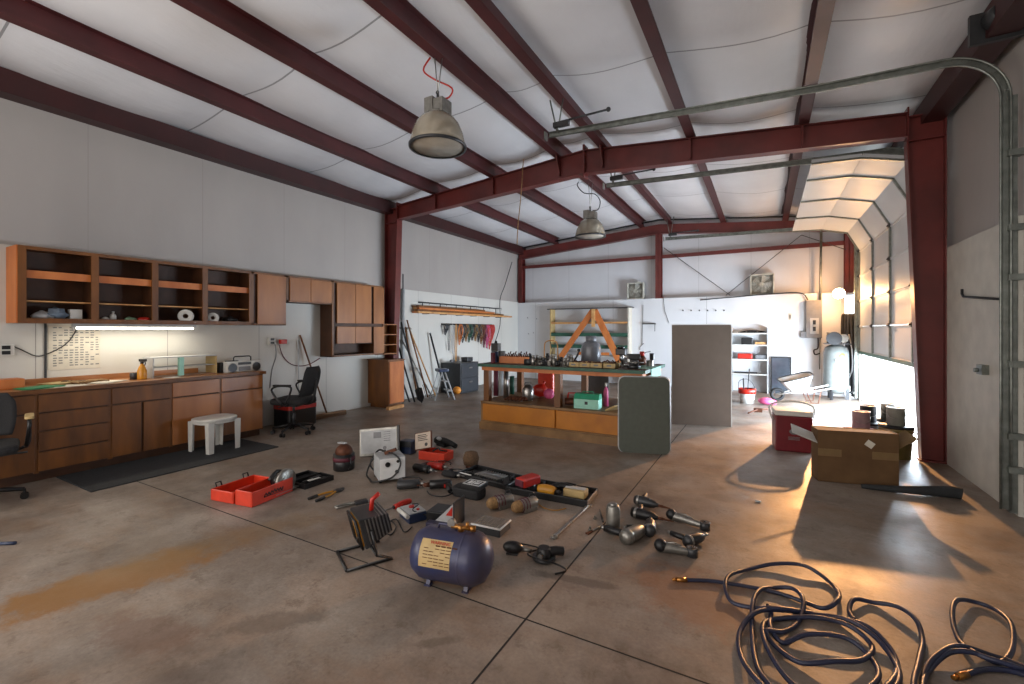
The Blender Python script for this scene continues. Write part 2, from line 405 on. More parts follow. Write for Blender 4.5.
# --- steel frames
def rafter_top(x): return 4.36-.37*abs(x+2.5)/4.3
def frame(Y, name, label, dl=.34, tr=.36):
    t = thing(name, label, 'steel frame', (0, 0, 0)); t['kind'] = 'structure'
    w = .075
    for sgn, xw in ((1, XL), (-1, XR)):
        mb = MB(); ztop = rafter_top(xw)-.02
        b0, t0 = .2, .33
        X = lambda d: xw+sgn*d
        mb.prism([(X(0), 0), (X(b0), 0), (X(t0), ztop-.28), (X(t0), ztop), (X(0), ztop)], Y-.006, Y+.006)
        mb.box(min(X(0), X(.012)), Y-w, 0, max(X(0), X(.012)), Y+w, ztop)
        mb.prism([(X(b0), 0), (X(b0+.012), 0), (X(t0+.012), ztop-.28), (X(t0), ztop-.28)], Y-w, Y+w)
        mb.box(min(X(0), X(t0)), Y-w, ztop-.012, max(X(0), X(t0)), Y+w, ztop)
        mb.box(min(X(0), X(t0)), Y-w, ztop-.29, max(X(0), X(t0)), Y+w, ztop-.278)
        mb.box(min(X(-.02), X(b0+.03)), Y-w-.01, 0, max(X(-.02), X(b0+.03)), Y+w+.01, .015)
        mb.build('column', 'steel_red', t)
        mb = MB(); xa, xb = X(t0), -2.5
        za, zb = rafter_top(xa), rafter_top(xb)
        mb.prism([(xa, za-.27), (xb, zb-.36), (xb, zb), (xa, za)], Y-.006, Y+.006)
        mb.prism([(xa, za-.012), (xb, zb-.012), (xb, zb), (xa, za)], Y-w, Y+w)
        mb.prism([(xa, za-.282), (xb, zb-.372), (xb, zb-.36), (xa, za-.27)], Y-w, Y+w)
        mb.box(xa-.008, Y-w, za-.34, xa+.008, Y+w, za+.06)
        for px_ in PUR[:3] if sgn > 0 else PUR[3:]:
            mb.prism([(px_-.012, rafter_top(px_)-.3), (px_+.012, rafter_top(px_)-.3), (px_+.012, rafter_top(px_)), (px_-.012, rafter_top(px_))], Y-w, Y+w)
        mb.build('rafter', 'steel_red', t)
    mb = MB(); mb.box(-2.515, Y-w-.01, 3.92, -2.485, Y+w+.01, 4.44)
    for dx in (-.05, .05):
        for z in (4.0, 4.12, 4.26): mb.cyl((-2.5-.03, Y+dx, z), (-2.5+.03, Y+dx, z), .014, seg=6)
    mb.build('splice_plate', 'steel_red', t)
    mb = MB()
    for x0 in (-2.93, -2.2):
        for s_ in (-1, 1):
            mb.prism([(Y+s_*.03, rafter_top(x0)), (Y+s_*.2, rafter_top(x0)), (Y+s_*.03, rafter_top(x0)-.3)], x0-.008, x0+.008, plane='yz')
    mb.build('knee_brace', 'steel_red', t)
    return t
frame(6.85, 'steel_portal', 'red tapered steel portal frame crossing the middle of the building')
frame(.2, 'steel_portal', 'red steel portal frame overhead behind the viewpoint')
# purlins (Z section)
for i, x in enumerate(PUR):
    z = rafter_top(x)+.002
    mb = MB(); s_ = 1 if x < -2.5 else -1
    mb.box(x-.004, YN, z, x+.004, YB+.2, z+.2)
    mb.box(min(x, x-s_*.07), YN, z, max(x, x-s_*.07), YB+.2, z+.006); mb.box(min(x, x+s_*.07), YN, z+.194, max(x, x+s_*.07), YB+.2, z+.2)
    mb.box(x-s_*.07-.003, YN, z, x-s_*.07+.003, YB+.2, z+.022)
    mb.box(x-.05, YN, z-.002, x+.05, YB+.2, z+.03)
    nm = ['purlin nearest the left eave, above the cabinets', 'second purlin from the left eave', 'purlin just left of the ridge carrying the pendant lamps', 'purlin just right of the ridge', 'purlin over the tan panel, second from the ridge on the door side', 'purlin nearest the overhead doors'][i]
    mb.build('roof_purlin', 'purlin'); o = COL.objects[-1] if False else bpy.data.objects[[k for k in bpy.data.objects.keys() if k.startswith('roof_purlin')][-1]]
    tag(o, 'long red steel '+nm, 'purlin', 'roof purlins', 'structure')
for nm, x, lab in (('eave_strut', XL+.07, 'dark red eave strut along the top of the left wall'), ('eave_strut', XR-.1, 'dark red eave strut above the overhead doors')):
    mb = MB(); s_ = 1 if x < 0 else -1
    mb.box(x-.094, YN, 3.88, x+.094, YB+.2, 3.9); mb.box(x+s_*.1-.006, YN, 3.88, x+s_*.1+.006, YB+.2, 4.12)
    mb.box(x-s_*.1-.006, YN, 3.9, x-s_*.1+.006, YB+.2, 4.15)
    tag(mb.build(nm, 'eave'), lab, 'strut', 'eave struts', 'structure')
# end wall frame
YE = YB+.1
t = thing('end_wall_steelwork', 'red steel rafter, posts and girt against the far end wall', 'steel frame', (0, 0, 0)); t['kind'] = 'structure'
for sgn, xa in ((1, XL), (-1, XR)):
    mb = MB(); za, zb = rafter_top(xa), rafter_top(-2.5)
    mb.prism([(xa, za-.25), (-2.5, zb-.25), (-2.5, zb), (xa, za)], YE-.05, YE-.038)
    mb.prism([(xa, za-.26), (-2.5, zb-.26), (-2.5, zb-.245), (xa, za-.245)], YE-.1, YE+.05)
    mb.build('rafter', 'steel_red', t)
for x, w in ((XL+.08, .07), (-2.5, .075), (XR-.12, .08)):
    mb = MB(); zt = rafter_top(x)-.25
    mb.box(x-w, YE-.1, 2.35, x+w, YE-.09, zt); mb.box(x-w, YE+.1, 2.35, x+w, YE+.11, zt); mb.box(x-.006, YE-.1, 2.35, x+.006, YE+.1, zt)
    mb.build('post', 'steel_red', t)
mb = MB(); mb.box(XL, YE+.0, 3.47, XR, YE+.11, 3.49); mb.box(XL, YE-.01, 3.43, XR, YE+.0, 3.53); mb.build('girt', 'steel_red', t)
mb = MB(); mb.box(XL, YE-.06, rafter_top(XL)+.1, XL+.01, YE, rafter_top(XL)+.11)
mb.tube([(XL+.1, YE-.12, rafter_top(XL)+.08), (-2.5, YE-.12, rafter_top(-2.5)+.1), (XR-.1, YE-.12, rafter_top(XR)+.08)], .02, 6)
mb.build('conduit', 'black', t)
for k, (a, b) in enumerate((((-2.35, YE-.12, 3.7), (-.75, YE-.12, 2.37)), ((.75, YE-.12, 3.72), (-.9+.05, YE-.12, 2.37)), ((.75, YE-.12, 3.72), (1.6, YE-.12, 3.3)))):
    mb = MB(); mb.cyl(a, b, .008, seg=6); tag(mb.build('brace_rod', 'dgrey'), ['thin steel brace rod slanting down right of the middle end post', 'thin steel brace rod rising from beside the right box fan', 'thin steel brace rod meeting the far right corner post'][k], 'brace rod', 'brace rods on the end wall')

# --- left column extra liner strip : corner
mb = MB(); mb.box(XL, 6.96, 0, XL+.012, 7.02, 2.38); struct('trim_3', mb, 'lgrey', 'thin grey strip beside the left steel column', 'trim')

# --- far overhead door
DY0, DY1 = 7.15, 11.92
d = thing('door_1', 'white sectional overhead door raised about a metre at the right wall', 'garage door', (0, 0, 0)); d['kind'] = 'structure'
M['door'] = mat('white sectional door', '#b6b9bb', .45, 0, .05, 2)
secs = [1.05+.53*k for k in range(5)]
RB = .42
for z in secs[:4]:
    mb = MB(); mb.box(XR-.02, DY0, z, XR+.02, DY1, z+.525)
    mb.box(XR-.035, DY0, z, XR-.02, DY1, z+.02); mb.box(XR-.035, DY0, z+.505, XR-.02, DY1, z+.52)
    pn = mb.build('door_section', 'door', d)
    mb = MB()
    for y in (DY1-.03, 10.55, 9.22, 7.95, DY0+.03): mb.box(XR-.05, y-.022, z, XR-.021, y+.022, z+.525)
    mb.build('stile', 'galv', pn)
    mb = MB()
    for y in (DY1-.03, 10.55, 9.22, 7.95): mb.box(XR-.06, y-.04, z+.49, XR-.045, y+.04, z+.56); mb.cyl((XR-.065, y-.03, z+.525), (XR-.065, y+.03, z+.525), .014, seg=8)
    mb.build('hinge', 'dgrey', pn)
# curved-over sections
arc = [(XR, 3.17), (XR-.1, 3.45), (XR-.36, 3.66)]
P3 = [(XR, 3.17), (XR-.22, 3.6), (XR-.7, 3.72), (XR-1.24, 3.74)]
for a, b in zip(P3, P3[1:]):
    L_ = math.hypot(b[0]-a[0], b[1]-a[1]); an = math.atan2(b[1]-a[1], b[0]-a[0])
    m = Matrix.Translation((a[0], 0, a[1])) @ Matrix.Rotation(-an, 4, 'Y')
    mb = MB(); mb.box(0, DY0, -.02, L_-.006, DY1, .02, m); pn = mb.build('door_section', 'door', d)
    mb = MB()
    for y in (DY1-.03, 10.55, 9.22, 7.95, DY0+.03): mb.box(0, y-.022, .0, L_-.006, y+.022, .045, m); mb.box(0, y-.022, -.045, L_-.006, y+.022, .0, m)
    mb.build('stile', 'galv', pn)
mb = MB(); mb.box(XR-.04, DY0, 1.0, XR+.03, DY1, 1.06); mb.build('bottom_seal', 'gtrim', d)
mb = MB()
mb.box(XR+.02, 11.9, 0, XR+.1, 12.0, DT); struct('trim_4', mb, 'whiteb', 'white jamb at the far side of the raised overhead door', 'trim')
mb = MB(); mb.box(XR+.02, 7.08, 0, XR+.1, 7.15, DT); struct('trim_5', mb, 'whiteb', 'white jamb behind the right steel column', 'trim')
# near overhead door, closed, just outside the frame on the right
d2 = thing('door_2', 'closed grey sectional overhead door at the right edge beside the near track', 'garage door', (0, 0, 0)); d2['kind'] = 'structure'
for k in range(7):
    mb = MB(); z = .01+.52*k; mb.box(XR+.03, .3, z, XR+.07, 5.149, z+.519); mb.build('door_section', 'door', d2)

def track(Y, name, label, xe, zend, vert=True, zt=3.72):
    t = thing(name, label, 'door track', (0, 0, 0))
    x0 = XR-.08
    pts = []
    if vert: pts += [(x0, Y, .05), (x0, Y, 1), (x0, Y, 2), (x0, Y, 3.1)]
    r_ = .38
    pts += [(x0-r_+r_*math.cos(a), Y, zt-r_+r_*math.sin(a)) for a in [R(x) for x in range(0, 91, 9)]]
    pts += [(x0-1.2, Y, zt+.02), (xe, Y, zend)]
    mb = MB(); 
    P = [Vector(p) for p in pts]
    for off in (-.03, .03):
        pp = []
        for i, p in enumerate(P):
            a = P[max(0, i-1)]; b = P[min(len(P)-1, i+1)]; dd = (b-a).normalized(); nrm = Vector((dd.z, 0, -dd.x))
            pp.append(p+nrm*off)
        mb.tube(pp, .009, 6)
    # web ribbon
    for i in range(len(P)-1):
        a, b = P[i], P[i+1]; dd = b-a; L_ = dd.length; an = math.atan2(dd.z, dd.x)
        mb.box(0, -.004+.02, -.028, L_, .004+.02, .028, Matrix.Translation(a) @ Matrix.Rotation(-an, 4, 'Y'))
    mb.build('rail', 'galv', t)
    # hanger + spring end bracket
    mb = MB(); mb.cyl((xe+.12, Y+.0, zend), (xe+.02, Y, 4.36), .01, seg=6); mb.cyl((xe+.12, Y+.0, zend), (xe+.2, Y, 4.36), .01, seg=6); mb.box(xe-.05, Y-.03, zend-.05, xe-.035, Y+.05, zend+.05)
    mb.build('hanger', 'galv', t)
    mb = MB(); mb.cyl((xe+.1, Y-.02, zend+.12), (xe+.75, Y-.02, zend+.13), .013, seg=8); mb.ball((xe+.77, Y-.02, zend+.13), .028); mb.box(xe+.08, Y-.05, zend+.06, xe+.28, Y+.01, zend+.12)
    mb.build('bumper_rod', 'dgrey', t)
    return t
t = track(5.12, 'door_track', 'long galvanized track of the near overhead door curving down the right wall', -2.35, 3.93, True, 3.76)
mb = MB()
mb.box(XR-.05, 5.15, .02, XR-.002, 5.2, 3.4)
for z in (.35, .62, 1.2, 1.9, 2.3, 2.9): mb.box(XR-.07, 5.1, z, XR+.02, 5.19, z+.05)
mb.build('wall_angle', 'galv', t)
mb = MB(); mb.box(XR-.3, 5.1, 3.85, XR+.05, 5.14, 4.1); mb.cyl((XR-.15, 5.05, 4.0), (XR-.15, 4.92, 4.0), .1, .07); mb.cyl((XR-.15, 5.3, 4.0), (XR-.15, 2, 4.0), .014)
mb.cyl((XR-.15, 4.8, 4.0), (XR-.15, 2.6, 4.0), .05)
mb.build('spring_drum', 'dgrey', t)
track(7.2, 'door_track', 'overhead track running just behind the middle steel frame', -2.27, 3.87, True, 3.74)
track(11.9, 'door_track', 'distant overhead track close to the far end wall', -2.2, 3.82, True, 3.74)
# small plate on right liner etc
mb = MB(); p = PX(985, 370, XR)
mb.box(XR-.05, p.y-.09, p.z-.04, XR, p.y+.03, p.z+.05); mb.cyl((XR-.06, p.y-.05, p.z), (XR-.09, p.y-.05, p.z), .02)
tag(mb.build('door_latch', 'galv'), 'small steel latch block on the right board by the track', 'latch')
a, b = PX(962, 294, XR-.02), PX(998, 299, XR-.02)
mb = MB(); mb.tube([a+Vector((0, 0, .05)), a, a+Vector((0, -.04, -.03)), b], .012, 8); tag(mb.build('iron_hook_bar', 'dgrey'), 'dark bent iron bar hooked on the scuffed right board', 'bar')
mb = MB(); a = PX(944, 250, XR); mb.box(XR-.14, 6.9, 2.35, XR, 6.98, 2.5); tag(mb.build('bracket_block', 'white'), 'small white block above the board beside the right steel column', 'block')

# ================================================================== LEFT WALL CABINETS
CF = -6.24
def ycf(px): return yX(px, CF)
def drawerface(par, y0, y1, z0, z1, name='drawer', knob=False, mt='wood'):
    mb = MB(); mb.box(CF, y0+.012, z0+.008, CF+.018, y1-.012, z1-.008)
    return mb.build(name, mt, par, bevel=.003)
def basecab(y0, y1, rows, label):
    t = thing('base_cabinet', label, 'cabinet', (0, 0, 0), group='base cabinets under the left counter')
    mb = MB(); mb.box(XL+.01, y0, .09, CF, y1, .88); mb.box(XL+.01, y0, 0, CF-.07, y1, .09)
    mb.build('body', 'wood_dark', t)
    mb = MB()
    for a, b in ((y0, y0+.02), (y1-.02, y1)): mb.box(CF-.001, a, .09, CF+.006, b, .88)
    mb.build('face_frame', 'wood', t)
    for (z0, z1, nm, n) in rows:
        for k in range(n):
            drawerface(t, y0+(y1-y0)*k/n, y0+(y1-y0)*(k+1)/n, z0, z1, nm, mt='wood' if y0 < 2.6 else 'wood_door')
    return t
yy = [.75, ycf(36), ycf(110), ycf(171), ycf(220), ycf(262.5)]
D = (.68, .87, 'drawer', 1)
basecab(yy[0], yy[1], [D, (.1, .68, 'door', 2)], 'wooden base cabinet behind the cut-off office chair')
basecab(yy[1], yy[2], [D, (.5, .68, 'drawer', 1), (.3, .5, 'drawer', 1), (.1, .3, 'drawer', 1)], 'wooden base cabinet with four stacked drawers near the mat corner')
basecab(yy[2], yy[3], [D, (.1, .68, 'door', 2)], 'wooden base cabinet with one drawer over doors, below the amber spray bottle')
basecab(yy[3], yy[4], [D, (.1, .68, 'door', 1)], 'wooden base cabinet behind the white stool, below the glass shelf case')
basecab(yy[4], yy[5], [D, (.1, .68, 'door', 1)], 'wooden base cabinet at the counter end below the radio')
ct = thing('countertop', 'long worn brown laminate counter along the left wall', 'countertop', (0, 0, 0))
mb = MB(); mb.box(XL+.005, .75, .88, CF+.035, yy[5]+.03, .915); mb.build('slab', 'counter', ct, bevel=.004)
mb = MB(); mb.box(XL+.002, .75, .915, XL+.02, yy[4], .98); mb.build('backsplash', 'counter', ct)
mb = MB(); mb.box(CF+.035, .75, .875, CF+.04, yy[5]+.03, .915); mb.build('front_edge', 'wood', ct)
# upper open cabinet
UF = -6.485; UZ0, UZ1 = 1.57, 2.35
def yu(px): return yX(px, UF)
UY = [yu(17.6), yu(95), yu(155), yu(205), yu(251)]
t = thing('open_wall_cabinet', 'long open wooden wall cabinet with four shelf bays and no doors', 'cabinet', (0, 0, 0))
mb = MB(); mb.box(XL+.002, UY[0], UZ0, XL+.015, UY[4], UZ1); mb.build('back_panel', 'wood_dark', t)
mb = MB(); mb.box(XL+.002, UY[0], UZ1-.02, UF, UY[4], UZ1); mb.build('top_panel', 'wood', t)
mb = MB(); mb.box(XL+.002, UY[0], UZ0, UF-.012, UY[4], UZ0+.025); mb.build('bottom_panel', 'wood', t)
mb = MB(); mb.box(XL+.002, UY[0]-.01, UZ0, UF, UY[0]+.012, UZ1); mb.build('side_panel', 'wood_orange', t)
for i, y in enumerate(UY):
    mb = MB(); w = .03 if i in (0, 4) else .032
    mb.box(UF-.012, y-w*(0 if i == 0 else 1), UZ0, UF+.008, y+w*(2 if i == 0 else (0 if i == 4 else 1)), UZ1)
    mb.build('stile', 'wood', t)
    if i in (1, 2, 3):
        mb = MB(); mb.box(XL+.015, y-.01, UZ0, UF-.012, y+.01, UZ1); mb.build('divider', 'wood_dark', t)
mb = MB(); mb.box(UF-.012, UY[0], UZ0, UF+.006, UY[4], UZ0+.05); mb.build('bottom_rail', 'wood', t)
mb = MB(); mb.box(UF-.012, UY[0], UZ1-.035, UF+.006, UY[4], UZ1); mb.build('top_rail', 'wood', t)
for a, b in zip(UY, UY[1:]):
    mb = MB(); mb.box(XL+.015, a+.012, 2.07, UF-.03, b-.012, 2.09); mb.box(UF-.04, a+.012, 2.03, UF-.028, b-.012, 2.11); mb.build('shelf', 'wood_orange', t)
    mb = MB(); mb.box(XL+.015, a+.012, 1.79, UF-.05, b-.012, 1.805); mb.build('shelf', 'lumber', t)
def wallcab(y0, y1, z0, z1, doors, label, name='wall_cabinet', X0=UF, openb=None):
    t = thing(name, label, 'cabinet', (0, 0, 0), group='closed wooden wall cabinets')
    mb = MB()
    if openb:
        mb.box(XL+.002, y0, openb, X0-.02, y1, z1); mb.box(XL+.002, y0, z0, XL+.02, y1, openb); mb.box(XL+.002, y0, z0, X0-.02, y1, z0+.02)
        mb.box(XL+.002, y0, z0, X0-.02, y0+.02, openb); mb.box(XL+.002, y1-.25, z0, X0-.02, y1-.23, openb)
    else: mb.box(XL+.002, y0, z0, X0-.02, y1, z1)
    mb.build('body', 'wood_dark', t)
    mb = MB(); mb.box(X0-.02, y0, z0, X0, y0+.035, z1); mb.box(X0-.02, y1-.03, z0, X0, y1, z1); mb.box(X0-.02, y0, z1-.03, X0, y1, z1); mb.box(X0-.02, y0, z0, X0, y1, z0+.03)
    mb.build('face_frame', 'wood', t)
    for (a, b, c_, e) in doors:
        mb = MB(); mb.box(X0, a, c_, X0+.018, b, e); mb.build('door', 'wood_door', t, bevel=.004)
    return t
wallcab(yu(251)+.005, yu(286), UZ0, UZ1, [(yu(251)+.09, yu(286)-.01, UZ0+.02, UZ1-.03)], 'single door wooden wall cabinet at the end of the open shelf bays')
a, b = yu(286)+.005, yu(332)
wallcab(a, b, 1.94, UZ1, [(a+.05, (a+b)/2-.003, 1.96, UZ1-.03), ((a+b)/2+.003, b-.02, 1.96, UZ1-.03)], 'short two door wooden wall cabinet bridging the bare wall')
a, b = yu(332)+.004, yu(384)
m1 = yu(372)
wallcab(a, b, 1.03, UZ1, [(a+.09, (a+.09+m1)/2-.003, 1.62, UZ1-.03), ((a+.09+m1)/2+.003, m1-.03, 1.62, UZ1-.03), (m1+.03, b-.01, 1.62, UZ1-.03),
        (a+.09, (a+.09+m1)/2-.003, 1.26, 1.56), ((a+.09+m1)/2+.003, m1-.03, 1.26, 1.56), (m1+.03, b-.01, 1.05, 1.56)], 'tall wooden wall cabinet with glowing veneer doors and a low open slot', openb=1.25)
t = thing('narrow_shelf_unit', 'narrow open wooden shelves between the tall cabinet and left steel column', 'shelf', (0, 0, 0))
a, b = yu(384)+.004, yu(397)
for nm, q in (('side_panel', (XL+.1, b-.015, 1.0, UF, b, 1.62)), ('back_panel', (XL+.06, a, 1.0, XL+.08, b, 1.62))):
    mb = MB(); mb.box(*q); mb.build(nm, 'wood', t)
for z in (1.02, 1.2, 1.4, 1.6):
    mb = MB(); mb.box(XL+.08, a, z, UF, b-.015, z+.018); mb.build('shelf', 'wood_door', t)
t = thing('floor_cabinet', 'low wooden cabinet standing against the left steel column', 'cabinet', (0, 0, 0))
mb = MB(); mb.box(XL+.01, 6.32, .07, CF, 6.74, .91); mb.box(XL+.05, 6.35, 0, CF-.05, 6.7, .07); mb.build('body', 'wood', t)
mb = MB(); mb.box(CF, 6.34, .09, CF+.018, 6.72, .89); mb.build('door', 'wood_orange', t, bevel=.004)
mb = MB(); mb.box(XL+.0, 6.3, .91, CF+.01, 6.76, .93); mb.build('top_panel', 'wood', t)
mb = MB(); p = F(386, 406); 
for k in range(3): mb.box(-.02, -.3+.0, .0+.02*k, .05, .1, .018+.02*k)
tag(mb.build('wood_scrap', 'lumber', loc=(CF+.08, 6.5, 0)), 'small scrap boards lying on the floor at the cabinet foot', 'scrap wood')
# fluorescent fixture
t = thing('fluorescent_light', 'lit fluorescent tube fixed under the open wall cabinet', 'light', (-6.56, (yu(75)+yu(198))/2, 1.57))
hl = (yu(198)-yu(75))/2
mb = MB(); mb.box(-.03, -hl, -.035, .03, hl, 0); mb.build('housing', 'lgrey', t)
mb = MB(); mb.cyl((.0, -hl+.03, -.05), (.0, hl-.03, -.05), .014); mb.build('tube', 'tube', t)
mb = MB(); mb.box(-.02, -hl, -.065, .02, -hl+.025, -.03); mb.box(-.02, hl-.025, -.065, .02, hl, -.03); mb.build('socket', 'white', t)
la = bpy.data.lights.new('tube_light', 'AREA'); la.shape = 'RECTANGLE'; la.size = 2*hl; la.size_y = .05; la.energy = 5; la.color = (1, .9, .72)
lo = bpy.data.objects.new('tube_light', la); COL.objects.link(lo); lo.location = (-6.56, (yu(75)+yu(198))/2, 1.49); lo.rotation_euler = (0, 0, R(90))
# cords and outlets on the left wall
WX = XL+.012
mb = MB(); mb.tube([PX(78, 327, WX), PX(70, 340, WX), PX(60, 348, WX), PX(47, 354, WX), PX(36, 356, WX), PX(22, 350, WX), PX(11, 345, WX)], .006, 6, smoothn=4)
tag(mb.build('light_cable', 'dgrey'), 'thin cord sagging from the tube light to the left outlet', 'cord')
def outlet(px, py, label, X=XL):
    p = PX(px, py, X); t = thing('wall_outlet', label, 'outlet', p)
    mb = MB(); mb.box(0, -.06, -.06, .035, .06, .06); mb.build('cover', 'white', t, bevel=.004)
    mb = MB(); mb.box(.035, -.03, .008, .042, .03, .045); mb.box(.035, -.03, -.045, .042, .03, -.008); mb.build('socket', 'black', t)
    return t
outlet(5, 350, 'grey wall outlet at the left picture edge above the counter')
outlet(271, 341, 'wall outlet crowded with plugs right of the radio')
mb = MB(); p = PX(277, 342, XL); mb.box(p.x+.04, p.y-.0, p.z-.03, p.x+.1, p.y+.11, p.z+.04); tag(mb.build('plug_adapter', 'red', bevel=.006), 'red plug adapter stuck in the outlet right of the radio', 'plug')
mb = MB(); mb.tube([PX(279, 344, WX+.05), PX(283, 356, WX), PX(291, 364, WX), PX(302, 366, WX), PX(312, 363, WX), PX(320, 358, WX)], .007, 6, smoothn=4)
tag(mb.build('extension_cable', 'maroon'), 'dark red cord draped from the outlet to the tall cabinet', 'cord')
mb = MB(); mb.tube([PX(275, 344, WX+.04), PX(276, 356, WX), PX(272, 370, WX), PX(270, 388, WX)], .006, 6, smoothn=4)
tag(mb.build('appliance_cable', 'grey'), 'grey cord hanging straight down from the outlet behind the chair', 'cord')
# wall charts
t = thing('parts_chart', 'perforated paper parts chart pinned above the counter', 'chart', (XL, 0, 0))
a, b = PX(48, 330, XL), PX(100, 370, XL)
mb = MB(); mb.box(.001, a.y, 1.06, .004, b.y, 1.55); mb.build('sheet', 'paper', t)
mb = MB()
random.seed(3)
n = 9
for k in range(n):
    y = a.y+.05+(b.y-a.y-.08)*k/(n-1)
    for r_ in range(16):
        z = 1.1+r_*.028
        if random.random() < .8: mb.box(.004, y-.012, z, .0045, y+.012+.01*random.random(), z+.012)
mb.build('lettering', 'grey', t)
mb = MB(); mb.box(XL+.001, a.y-.03, .0+.95, XL+.012, a.y-.012, 1.57); struct('trim_6', mb, 'dgrey', 'dark joint strip between wall boards above the counter', 'trim')

# ---------- shelf items (upper cabinet)
zs = UZ0+.025
def us(px): return yu(px)*1.0
def wad(name, label, cat, loc, r, mt, n=2, sc=(1, 1, .7)):
    bm_ = MB(); bm_.ball((0, 0, 0), r, sc, seg=20)
    for v in bm_.bm.verts:
        k = 1+.28*math.sin(v.co.x*70+loc[1]*9)*math.cos(v.co.y*60)+.2*math.sin(v.co.z*80+2)
        v.co *= k
    zmin = min(v.co.z for v in bm_.bm.verts)
    for v in bm_.bm.verts: v.co.z -= zmin
    return tag(bm_.build(name, mt, loc=loc), label, cat)
XS = -6.62
wad('plastic_bag', 'crumpled clear plastic bag in the leftmost open shelf bay', 'bag', (XS, yX(42, XS), zs), .075, 'lgrey')
wad('cloth_rag', 'crumpled blue grey rag in the leftmost open shelf bay', 'rag', (XS, yX(56, XS), zs), .09, mat('blue rag', '#6d7c8c', .8))
mb = MB(); mb.box(-.04, -.05, 0, .04, .05, .13); o = tag(mb.build('small_carton', 'white', bevel=.003, loc=(XS, yX(75, XS), zs)), 'small white carton beside the rag on the open shelf', 'box')
def bottle(name, label, loc, h, r, mt, capm='white', cat='bottle', group=None):
    t = thing(name, label, cat, loc, group=group)
    mb = MB(); mb.lathe([(0, 0), (r, 0), (r, h*.6), (r*.75, h*.72), (r*.35, h*.8), (r*.35, h*.86), (0, h*.86)], 16); mb.build('body', mt, t)
    mb = MB(); mb.cyl((0, 0, h*.84), (0, 0, h), r*.45); mb.build('cap', capm, t)
    return t
bottle('small_bottle', 'small white bottle standing upright in the second shelf bay', (XS, yX(113, XS), zs), .12, .03, 'white')
wad('tape_scrap', 'small white crumpled scrap beside the upright bottle', 'scrap', (XS, yX(105, XS), zs), .035, 'white')
wad('green_cup', 'small pale green tub in the second shelf bay', 'tub', (XS, yX(130, XS), zs), .045, mat('pale green', '#7fa183', .5))
wad('red_bottle', 'red plastic bottle lying in the second shelf bay', 'bottle', (XS, yX(145, XS), zs), .055, 'red')
def roll(label, loc, r, w, rz):
    t = thing('paper_roll', label, 'roll', loc, rz, group='paper rolls in the open cabinet')
    mb = MB(); m = TR(0, 0, r, R(90))
    prof = [(r*.35, -w/2), (r*.97, -w/2), (r, -w/2+.004), (r, w/2-.004), (r*.97, w/2), (r*.35, w/2), (r*.35, -w/2)]
    mb.lathe(prof, 28, m); mb.build('sheets', 'white', t)
    mb = MB(); mb.lathe([(r*.3, -w/2+.001), (r*.35, -w/2+.001), (r*.35, w/2-.001), (r*.3, w/2-.001), (r*.3, -w/2+.001)], 20, m); mb.build('core', 'card', t)
    mb = MB(); mb.box(-.0, -w/2, .001, r*1.3, w/2, .005, TR(0, 0, 0)); mb.build('loose_sheet', 'white', t)
    return t
roll('large white paper roll in the third shelf bay', (XS+.05, yX(186, XS+.05), zs), .085, .1, R(60))
roll('smaller white paper roll in the fourth shelf bay', (XS+.05, yX(213, XS+.05), zs), .07, .1, R(60))
wad('dark_fabric_pouch', 'dark pouch with a white mark in the fourth shelf bay', 'pouch', (XS, yX(230, XS), zs), .07, 'black')

# ---------- counter items
zc = .915
def cpt(px, X): return (X, yX(px, X), zc)
mb = MB(); 
for k in range(4):
    mb.box(-.11, -.15, .004*k, .11, .15, .004*k+.003, TR(0, 0, 0, 0, 0, .15*k))
tag(mb.build('green_folder', mat('green folder', '#2c8a58', .5), loc=cpt(40, -6.36)), 'thin green folder lying at the left of the counter', 'folder')
def papers(px, X, label, n, mt='paper', w=.2, l=.28, rz=0, name='paper_sheet'):
    mb = MB()
    for k in range(n): mb.box(-w/2, -l/2, .0022*k, w/2, l/2, .0022*k+.0018, TR(.01*math.sin(k*3), .01*math.cos(k*5), 0, 0, 0, rz+.12*math.sin(k*2.3)))
    return tag(mb.build(name, mt, loc=cpt(px, X)), label, 'papers')
papers(68, -6.33, 'white papers lying by the counter front near the green folder', 3)
papers(62, -6.58, 'stack of tan envelopes lying behind the green folder', 12, 'label', .22, .3, .4, 'paper_pad')
papers(108, -6.4, 'loose white papers left of the amber spray bottle', 5, 'paper', .2, .3, .6)
papers(172, -6.36, 'crumpled receipts in front of the glass shelf case', 4, 'white', .14, .18, .8)
def bag(px, X, label, rz):
    t = thing('leather_glove', label, 'glove', cpt(px, X), rz, group='brown work gloves on the counter')
    mb = MB(); mb.ball((0, 0, .02), .06, (1.2, .8, .33)); mb.build('palm', 'rope', t)
    for k in range(4):
        mb = MB(); mb.tube([(.05, -.035+.023*k, .022), (.1, -.045+.03*k, .024), (.135, -.05+.033*k, .015)], lambda u: .012*(1-.3*u), 8); mb.build('finger', 'rope', t)
    mb = MB(); mb.tube([(.0, .04, .02), (.04, .075, .02), (.07, .085, .014)], .012, 8); mb.build('thumb', 'rope', t)
    mb = MB(); mb.lathe([(.04, 0), (.05, .07)], 14, TR(-.06, 0, .022, 0, R(-90)) @ Matrix.Diagonal((.4, 1, 1, 1))); mb.build('cuff', 'card', t)
bag(75, -6.5, 'brown leather glove lying on the counter, first from the wall chart', .3)
bag(92, -6.52, 'brown leather glove lying on the counter closer to the spray bottle', 1.6)
mb = MB(); mb.box(-.1, -.12, 0, .1, .12, .1); tag(mb.build('wooden_box', 'wood_orange', bevel=.004, loc=(-6.55, 1.42, zc)), 'small orange wooden box at the left end of the counter', 'box')
t = thing('spray_bottle', 'amber spray bottle with black trigger on the counter', 'bottle', cpt(142, -6.45), .3)
